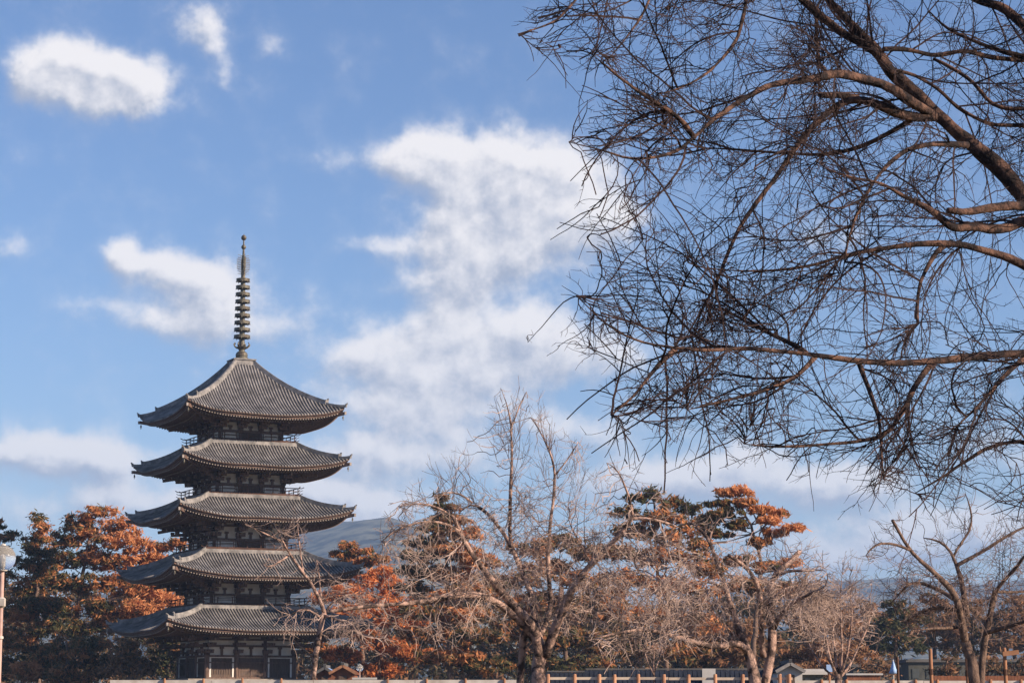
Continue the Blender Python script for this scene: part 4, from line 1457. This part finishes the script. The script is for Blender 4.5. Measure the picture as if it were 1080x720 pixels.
leafy_tree('pine_tree', 'tall pine with a bright orange flat crown above the right-hand cherry limbs', 'tree', 190.0, [(792, 740), (796, 660), (803, 610), (800, 575), (790, 550), (778, 525)],
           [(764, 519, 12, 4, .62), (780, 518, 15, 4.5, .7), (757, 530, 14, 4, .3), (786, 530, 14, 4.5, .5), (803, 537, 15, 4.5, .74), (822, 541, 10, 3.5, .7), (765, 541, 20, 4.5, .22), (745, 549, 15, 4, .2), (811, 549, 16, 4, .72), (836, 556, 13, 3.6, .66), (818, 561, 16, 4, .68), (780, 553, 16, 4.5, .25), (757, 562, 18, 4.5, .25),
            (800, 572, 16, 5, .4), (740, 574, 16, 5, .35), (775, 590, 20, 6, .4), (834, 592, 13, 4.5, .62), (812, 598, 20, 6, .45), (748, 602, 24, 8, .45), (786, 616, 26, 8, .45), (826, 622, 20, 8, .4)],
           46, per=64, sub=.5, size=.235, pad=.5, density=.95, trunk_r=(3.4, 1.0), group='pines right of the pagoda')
leafy_tree('autumn_tree', 'orange-brown bushy tree behind the forked trunk of the right-hand cherry', 'tree', 235.0, [(764, 740), (764, 700), (764, 660)],
           [(745, 672, 26, 12, .55), (782, 664, 28, 12, .6), (770, 690, 34, 12, .5), (812, 680, 26, 12, .5), (734, 698, 26, 10, .35)], 47, matname='brush', per=66, size=.26)
leafy_tree('autumn_tree', 'russet bushy tree behind the pale many-stemmed bare tree', 'tree', 225.0, [(862, 740), (862, 700), (864, 650)],
           [(866, 640, 20, 10, .6), (850, 660, 24, 12, .65), (886, 656, 24, 12, .6), (840, 690, 22, 12, .6), (872, 688, 28, 14, .75), (852, 706, 26, 8, .6), (902, 690, 22, 14, .6)], 48, matname='brush', per=62, size=.25)
for (lab, x, y0, tn, mt, Y, sd_) in (
        ('brown bare-looking tree between the many-stemmed tree and the dark green pine', 908, 640, .5, 'brush', 300, 51),
        ('small dark green pine below the right-hand blue hill', 944, 640, .12, 'pine', 285, 52),
        ('brownish leafy tree behind the left limbs of the rightmost cherry', 985, 634, .45, 'brush', 300, 53),
        ('olive brown tree behind the fork of the rightmost cherry', 1026, 640, .4, 'brush', 310, 54),
        ('greyish brown tree at the right edge below the hill', 1070, 636, .5, 'brush', 295, 55)):
    leafy_tree('distant_tree', lab, 'tree', Y, [(x, 740), (x + 1, 700), (x, y0 + 8)],
               [(x, y0, 16, 9, tn), (x - 14, y0 + 14, 18, 10, tn), (x + 15, y0 + 14, 18, 10, tn), (x - 2, y0 + 26, 26, 11, tn), (x + 16, y0 + 40, 20, 11, tn - .05), (x - 16, y0 + 42, 20, 11, tn - .05)],
               sd_, matname=mt, per=52, size=.32, sub=1.0, group='trees before the right-hand hills')

for (lab, x, y0, sd_) in (('low tangle of brown brush behind the blue folded parasol', 925, 700, 71), ('low brown bush between the two left-hand orange-brown stakes', 998, 696, 72),
                          ('low brown bush just left of the stake with the crossbar', 1042, 694, 73), ('low brown bush at the right edge behind the crossbar stake', 1078, 697, 74)):
    leafy_tree('brown_bush', lab, 'bush', 200, [(x, 740), (x, 715), (x + 1, y0)],
               [(x, y0, 13, 6, .42), (x - 10, y0 + 9, 12, 6, .38), (x + 10, y0 + 8, 12, 6, .45), (x, y0 + 14, 18, 6, .35)], sd_, matname='brush', per=26, size=.22, sub=.7, density=.6, group='low brown bushes at the lower right', trunk_r=(1.2, .5))

# far-off wood that reads as one mass
rg = np.random.default_rng(60)
cx = np.concatenate([np.concatenate([rg.uniform(-80, 190, 620), rg.uniform(190, 400, 260), rg.uniform(400, 890, 1300)]), rg.uniform(880, 1200, 120)])
top = 668 + 12 * np.sin(cx * .021) + 8 * np.sin(cx * .057 + 1)
top = np.where(cx > 880, 682, np.where(cx > 400, top - 38, np.where(cx < 190, top - 62, top)))
cy = top + (738 - top) * rg.random(len(cx)) ** .9
cc = np.array([P(a, b, Yk) for a, b, Yk in zip(cx, cy, rg.uniform(320, 350, len(cx)))])
Q, T = leaves(cc, np.tile([[1.7, 1.7, 1.3]], (len(cc), 1)), 44, .5, rg, np.clip(rg.normal(.27, .12, len(cc)), 0, 1))
o = quads('distant_wood', Q, 'brush', None, T, kind='stuff')

# ------------------------------------------------------------ fences, walls and small things at the foot of the picture
GY = 60.0
def at(px, py, Y):
    return P(px, py, Y)
def rail_fence(name, label, x0, x1, Y, top, rails, posts, mats, post_h=0.0, pw=.12, knob=None):
    a, b = at(x0, top, Y), at(x1, top, Y)
    g0 = gz(0, Y)
    root = thing(name, label, 'fence', (a[0], Y, g0))
    for (py, hh, mm) in rails:
        z = at(x0, py, Y)[2]
        m = MB()
        # a rail in slightly uneven lengths
        n = max(1, int((b[0] - a[0]) / 2.6))
        for k in range(n):
            xa, xb = a[0] + (b[0] - a[0]) * k / n, a[0] + (b[0] - a[0]) * (k + 1) / n
            m.box(((xa + xb) / 2 - a[0], random.uniform(-.006, .006), z - hh / 2 - g0 + random.uniform(-.008, .008)), (xb - xa - .015, .07, hh))
        m.build('rail', mm, root)
    for px in posts:
        x = at(px, top, Y)[0]
        zt = at(px, top - post_h + random.uniform(-.3, .3), Y)[2]
        m = MB()
        m.tube([(x - a[0], -.09, -.1), (x - a[0], -.09, zt - g0 - .03), (x - a[0], -.09, zt - g0)], [pw / 2, pw / 2, pw / 2 * .8], 8)
        m.build('post', mats, root)
    return root
rail_fence('white_barrier', 'long low white barrier rail with small knobbed posts in front of the pagoda', 116, 545, 66.0, 716.6,
           [(716.4, .34, 'white')], [174, 215, 256, 297, 409, 450, 491, 532], 'stake', 1.6, .07)
rail_fence('timber_fence', 'timber post fence with orange posts and pale rails right of the middle cherry', 574, 836, 62.0, 713.5,
           [(713.8, .07, 'pale_rail'), (721, .07, 'pale_rail')], [578, 606, 632, 648, 673, 700, 726, 754, 783, 822, 832], 'fence', 3.0, .10)
rail_fence('white_barrier', 'white barrier rail at the lower right before the orange stakes', 838, 1110, 64.0, 717.4,
           [(717.2, .3, 'white')], [866, 892, 941, 965, 988, 1044, 1076], 'stake', 1.4, .09)

# long roofed precinct wall
def roofed_wall(label, x0, x1, ytop, Y, pale):
    a, b = at(x0, ytop, Y), at(x1, ytop, Y)
    g0 = gz(0, Y)
    L_ = b[0] - a[0]
    H = a[2] - g0
    root = thing('roofed_wall', label, 'wall', (a[0], Y, g0))
    m = MB()
    m.box((L_ / 2, 0, (H - .7) / 2), (L_, .5, H - .7))
    m.build('wall', 'grey_wall', root)
    m = MB()
    K = int(L_ / .3)
    prof = [(-1.0, H - .95), (-.5, H - .5), (-.12, H - .08), (.12, H - .08), (.5, H - .5), (1.0, H - .95), (.95, H - 1.03), (-.95, H - 1.03)]
    for xx in (0,):
        V = [(x_, y_, z_) for x_ in (-.2, L_ + .2) for (y_, z_) in prof]
        n = len(prof)
        f = [(i, (i + 1) % n, n + (i + 1) % n, n + i) for i in range(n)] + [tuple(range(n))[::-1], tuple(range(n, 2 * n))]
        m.add(V, f)
    for k in range(K):
        x_ = L_ * (k + .5) / K
        m.bar((x_, -1.0, H - .94), (x_, -.1, H - .06), .09, .03)
    m.build('roof', 'navy', root)
    m = MB()
    m.box((L_ / 2, 0, H + .0), (L_ + .3, .22, .09))
    m.build('ridge', 'roofgrey', root)
    if pale:
        xa, xb = at(pale[0], ytop, Y)[0] - a[0], at(pale[1], ytop, Y)[0] - a[0]
        m = MB()
        m.box(((xa + xb) / 2, -1.1, H / 2 - .02), (xb - xa, .16, H + .06))
        m.build('pale_panel', 'pale_wall', root)
roofed_wall('long wall with dark blue tiled roof and one pale panel behind the timber fence', 620, 832, 705.0, 150.0, (739, 753))
roofed_wall('shorter shadowed wall with dark blue roof just right of the middle cherry trunks', 579, 618, 707.5, 156.0, None)

def gable_house(name, label, cat, x0, x1, ypeak, Y, roofmat, wallmat, gabmat, dy=3.5, gable_front=True, eave=None):
    xa, xb = at(x0, ypeak, Y)[0], at(x1, ypeak, Y)[0]
    zp_ = at(x0, ypeak, Y)[2]
    g0 = gz(0, Y)
    w = xb - xa
    H = zp_ - g0
    hr = min(w * .28, H * .6) if eave is None else zp_ - at(x0, eave, Y)[2]
    root = thing(name, label, cat, ((xa + xb) / 2, Y, g0))
    m = MB()
    m.box((0, dy / 2, (H - hr) / 2), (w * .84, dy * .86, H - hr))
    m.add([(-w * .42, dy * .07, H - hr), (w * .42, dy * .07, H - hr), (0, dy * .07, H - .12), (-w * .42, dy * .93, H - hr), (w * .42, dy * .93, H - hr), (0, dy * .93, H - .12)], [(0, 1, 2), (5, 4, 3)])
    m.build('wall', wallmat, root)
    m = MB()
    for s in (-1, 1):
        n = int(dy / .35)
        d = np.array([s * w / 2, 0, -hr])
        ln = np.linalg.norm(d)
        ax = [d / ln, np.array([0, 1.0, 0]), np.cross(d / ln, [0, 1.0, 0])]
        m.box(np.array([s * w / 4, dy / 2, H - hr / 2]), (ln, dy, .1), 0, ax)
        for k in range(n):
            y_ = dy * (k + .5) / n
            m.bar((0, y_, H + .05), (s * w / 2, y_, H - hr + .05), .12, .07, 0)
        m.bar((0, -.05, H + .02), (s * w / 2, -.05, H - hr + .02), .16, .2, 1)
    m.build('roof', [roofmat, gabmat], root)
    m = MB()
    m.bar((0, -.1, H + .12), (0, dy + .1, H + .12), .22, .26)
    m.bar((0, -.1, H + .1), (0, -.16, H + .28), .2, .12)
    m.build('ridge', 'roofgrey', root)
    m = MB()
    m.box((0, dy * .05, (H - hr) * .45), (w * .3, .1, (H - hr) * .9))
    m.build('door', 'door', root)
    return root
gable_house('gate_house', 'small gabled gate with dark tiled roof and pale ridge at the end of the wall', 'gate', 818, 849, 699.5, 146.0, 'navy', 'pale_wall', 'ridge', 4.0)
gable_house('small_hut', 'small hut with reddish gable seen between trunks right of the pagoda', 'hut', 347, 376, 702.0, 170.0, 'rust', 'rust', 'stake', 4.0)
gable_house('small_hut', 'small shed with pale blue-grey roof beside the slim pinkish cherry trunk', 'shed', 331, 354, 704.0, 176.0, 'blue', 'rust', 'roofgrey', 4.0)
def flat_block(name, label, cat, x0, x1, y0, Y, wallm, roofm, depth=6.0, nwin=5):
    a, b = at(x0, y0, Y), at(x1, y0, Y)
    g0 = gz(0, Y)
    w, H = b[0] - a[0], a[2] - g0
    root = thing(name, label, cat, ((a[0] + b[0]) / 2, Y, g0))
    m = MB()
    m.box((0, depth / 2, H / 2 - .1), (w, depth, H - .2))
    m.build('wall', wallm, root)
    m = MB()
    m.box((0, depth / 2, H - .1), (w + .7, depth + .7, .22))
    m.box((0, depth / 2, H + .08), (w + .2, depth + .2, .16))
    m.build('roof', roofm, root)
    for k in range(nwin):
        m = MB()
        m.box((-w / 2 + w * (k + .5) / nwin, -.03, H * .6), (w / nwin * .5, .08, H * .3))
        m.build('window', 'winglass', root)
flat_block('low_building', 'low grey building with pale roof edge right of the gabled gate', 'building', 846, 868, 707.5, 150.0, 'grey_wall', 'pale_wall', 5, 2)
flat_block('low_building', 'long low grey building behind the stakes under the rightmost cherry', 'building', 958, 1090, 696.0, 290.0, 'grey_wall', 'roofgrey', 9, 9)
flat_block('low_building', 'dim low building with thin pale eaves left of the blue folded parasol', 'building', 900, 946, 701.0, 250.0, 'grey_wall', 'roofgrey', 8, 3)
# russet board fence at the lower right
a, b = at(985, 712.0, 110), at(1100, 712.0, 110)
g0 = gz(0, 110)
root = thing('board_fence', 'low rust-brown board fence behind the orange stakes at lower right', 'fence', (a[0], 110, g0))
H = a[2] - g0
n = int((b[0] - a[0]) / .16)
m = MB()
for k in range(n):
    m.box((k * .16 + .08, 0, H / 2 + random.uniform(-.02, .0)), (.15, .03, H))
m.build('boards', 'rust', root)
for k in range(4):
    m = MB()
    m.box(((b[0] - a[0]) * (k + .02) / 3.06, .08, H / 2), (.1, .1, H))
    m.build('post', 'stake', root)
# reddish low fence further left
a, b = at(893, 711.5, 120), at(930, 711.5, 120)
g0 = gz(0, 120)
root = thing('board_fence', 'short reddish board fence left of the blue folded parasol', 'fence', (a[0], 120, g0))
H = a[2] - g0
m = MB()
for k in range(int((b[0] - a[0]) / .16)):
    m.box((k * .16 + .08, 0, H / 2 + random.uniform(-.02, .0)), (.15, .03, H))
m.build('boards', 'rust', root)
m = MB()
m.box(((b[0] - a[0]) / 2, -.05, H + .05), (b[0] - a[0] + .1, .14, .09))
m.build('cap', 'pale_wall', root)

# tree stakes
SG = 'tall wooden stakes around the rightmost cherry'
for (px, py, Y, lab, cross, dark) in ((946.5, 692, 52, 'thin dark brown stake just right of the blue folded parasol', 0, 1),
                                      (981.2, 683.5, 48, 'orange-brown stake left of the rightmost cherry trunk', 0, 0),
                                      (1019.5, 684, 46, 'orange-brown stake almost touching the rightmost cherry trunk', 0, 0),
                                      (1059.3, 682.5, 46, 'orange-brown stake with a short crossbar right of the rightmost cherry', 1, 0)):
    t = at(px, py, Y)
    g0 = gz(0, Y)
    root = thing('tree_stake', lab, 'stake', (t[0], Y, g0), 0, SG)
    m = MB()
    H = t[2] - g0
    r = .040 if not dark else .03
    m.tube([(0, 0, -.2), (.01, 0, H * .5), (0, .01, H - .03), (0, .01, H)], [r * 1.1, r, r, r * .75], 9)
    m.build('post', 'stake' if not dark else 'rail', root, smooth=True)
    m = MB()
    m.tube([(0, 0, H * .7), (0, 0, H * .7 + .12)], [r * 1.12, r * 1.12], 9)
    m.build('binding', 'rail', root)
    if cross:
        m = MB()
        m.bar((-.06, -.09, H - .13), (.26, -.09, H - .09), .08, .09)
        m.build('crossbar', 'stake', root)

# folded parasol
t = at(942, 696.5, 95)
g0 = gz(0, 95)
H = t[2] - g0
root = thing('folded_parasol', 'light blue folded parasol standing behind the white barrier', 'parasol', (t[0], 95, g0))
m = MB()
n = 24
V = []
prof = [(.02, H), (.05, H - .12), (.10, H - .32), (.17, H - .5), (.08, H - .53)]
for (r, z) in prof:
    for k in range(n):
        rr = r * (1 + .16 * math.cos(k * math.pi / 2 * 1.0 * 2))
        V.append((rr * math.cos(2 * math.pi * k / n), rr * math.sin(2 * math.pi * k / n), z))
f = [(i * n + k, i * n + (k + 1) % n, (i + 1) * n + (k + 1) % n, (i + 1) * n + k) for i in range(4) for k in range(n)]
m.add(V, f)
m.build('canopy', 'blue', root, smooth=True)
m = MB()
m.tube([(0, 0, 0), (0, 0, H + .05)], .025, 8)
m.build('pole', 'white', root)
m = MB()
m.lathe([(.2, 0), (.2, .06), (.05, .12)], 16)
m.build('base', 'white', root)

# little blue sign on a stake
t = at(874.3, 700, 64)
g0 = gz(0, 64)
H = t[2] - g0
root = thing('sign_post', 'small blue sign on a wooden post by the pale many-stemmed tree', 'sign', (t[0], 64, g0))
m = MB()
m.box((0, -.05, H - .11), (.16, .03, .2))
m.build('sign_board', 'blue', root)
m = MB()
m.tube([(0, 0, -.1), (0, 0, H - .1)], .045, 8)
m.build('post', 'stake', root)

# pale information board by the barrier
a, b = at(372.5, 715.0, 72), at(396.5, 715.0, 72)
g0 = gz(0, 72)
H = a[2] - g0
root = thing('notice_board', 'pale wide low board behind the white barrier below the small round lamp', 'board', ((a[0] + b[0]) / 2, 72, g0))
w = b[0] - a[0]
m = MB()
m.box((0, 0, H - .28), (w, .05, .56))
m.build('panel', 'white', root)
m = MB()
m.box((0, -.03, H + .0), (w + .06, .1, .06))
m.build('frame', 'pale_wall', root)
for s in (-1, 1):
    m = MB()
    m.box((s * w * .42, .05, H / 2), (.06, .06, H))
    m.build('leg', 'pale_wall', root)

# lamps
def globe_lamp(label, px, py, rpx, Y, rod, wide=True):
    c = at(px, py, Y)
    g0 = gz(0, Y)
    r = rpx / F * Y
    root = thing('globe_lamp', label, 'street lamp', (c[0], Y, g0), 0)
    z = c[2] - g0
    m = MB()
    prof = [(.45, -.9), (.75, -.68), (.95, -.35), (1.0, 0), (.94, .36), (.72, .7), (.4, .92), (.08, 1.0)]
    m.lathe([(a_ * r, b_ * r + z) for a_, b_ in prof], 28)
    m.build('globe', 'globe', root, smooth=True)
    m = MB()
    m.lathe([(r * .34, z - r * 1.02), (r * .40, z - r * .96), (r * .36, z - r * .86), (r * .2, z - r * .8)], 16)
    m.build('collar', 'white', root)
    m = MB()
    m.lathe([(r * .12, z - r * .8), (r * .2, z - r * .6), (r * .2, z + r * .1), (r * .1, z + r * .25)], 12)
    m.build('bulb', 'white', root, smooth=True)
    m = MB()
    m.lathe([(r * .22, z + r * .95), (r * .2, z + r * 1.05), (r * .03, z + r * 1.12)], 12)
    m.build('cap', 'white', root)
    m = MB()
    m.tube([(0, 0, -.1), (0, 0, z * .35), (0, 0, z - r)], [rod * 1.25, rod, rod * .85], 12)
    m.build('pole', 'pole', root, smooth=True)
    return root, z, r
root, z, r = globe_lamp('globe street lamp on a pinkish pole at the left edge', 3.0, 588.0, 13.6, 44.0, .045)
zb = at(3, 635, 44)[2] - gz(0, 44)
m = MB()
m.lathe([(.05, -.1), (.085, -.07), (.085, .07), (.05, .1)], 14, (0, 0, zb))
m.box((0, -.10, zb), (.16, .04, .14))
m.build('bracket', 'white', root)
zb = at(3, 672, 44)[2] - gz(0, 44)
m = MB()
m.lathe([(.05, -.03), (.065, -.02), (.065, .02), (.05, .03)], 14, (0, 0, zb))
m.build('band', 'white', root)
globe_lamp('small round white lamp on a thin pole in front of the orange autumn tree', 379.5, 703.8, 3.6, 110.0, .03)

# one withered leaf drifting free of the branches
c = at(590, 48.5, 14.0)
m = MB()
V, f = [], []
n = 10
for i in range(n + 1):
    t = i / n
    w = .011 * math.sin(math.pi * t) ** .7
    for s in (-1, 0, 1):
        V.append((s * w + .004 * math.sin(t * 5), .004 * abs(s) + .006 * math.sin(t * 4), .03 * (t - .5)))
for i in range(n):
    for s in range(2):
        a_ = i * 3 + s
        f.append((a_, a_ + 1, a_ + 4, a_ + 3))
m.add(V, f)
m.tube([(0.004, .0, -.014), (.008, .002, -.03)], [.0012, .0008], 5)
o = m.build('withered_leaf', 'leafdark')
o.location = tuple(c)
tag(o, 'single small dark leaf hanging in open sky left of the bare branches', 'leaf')
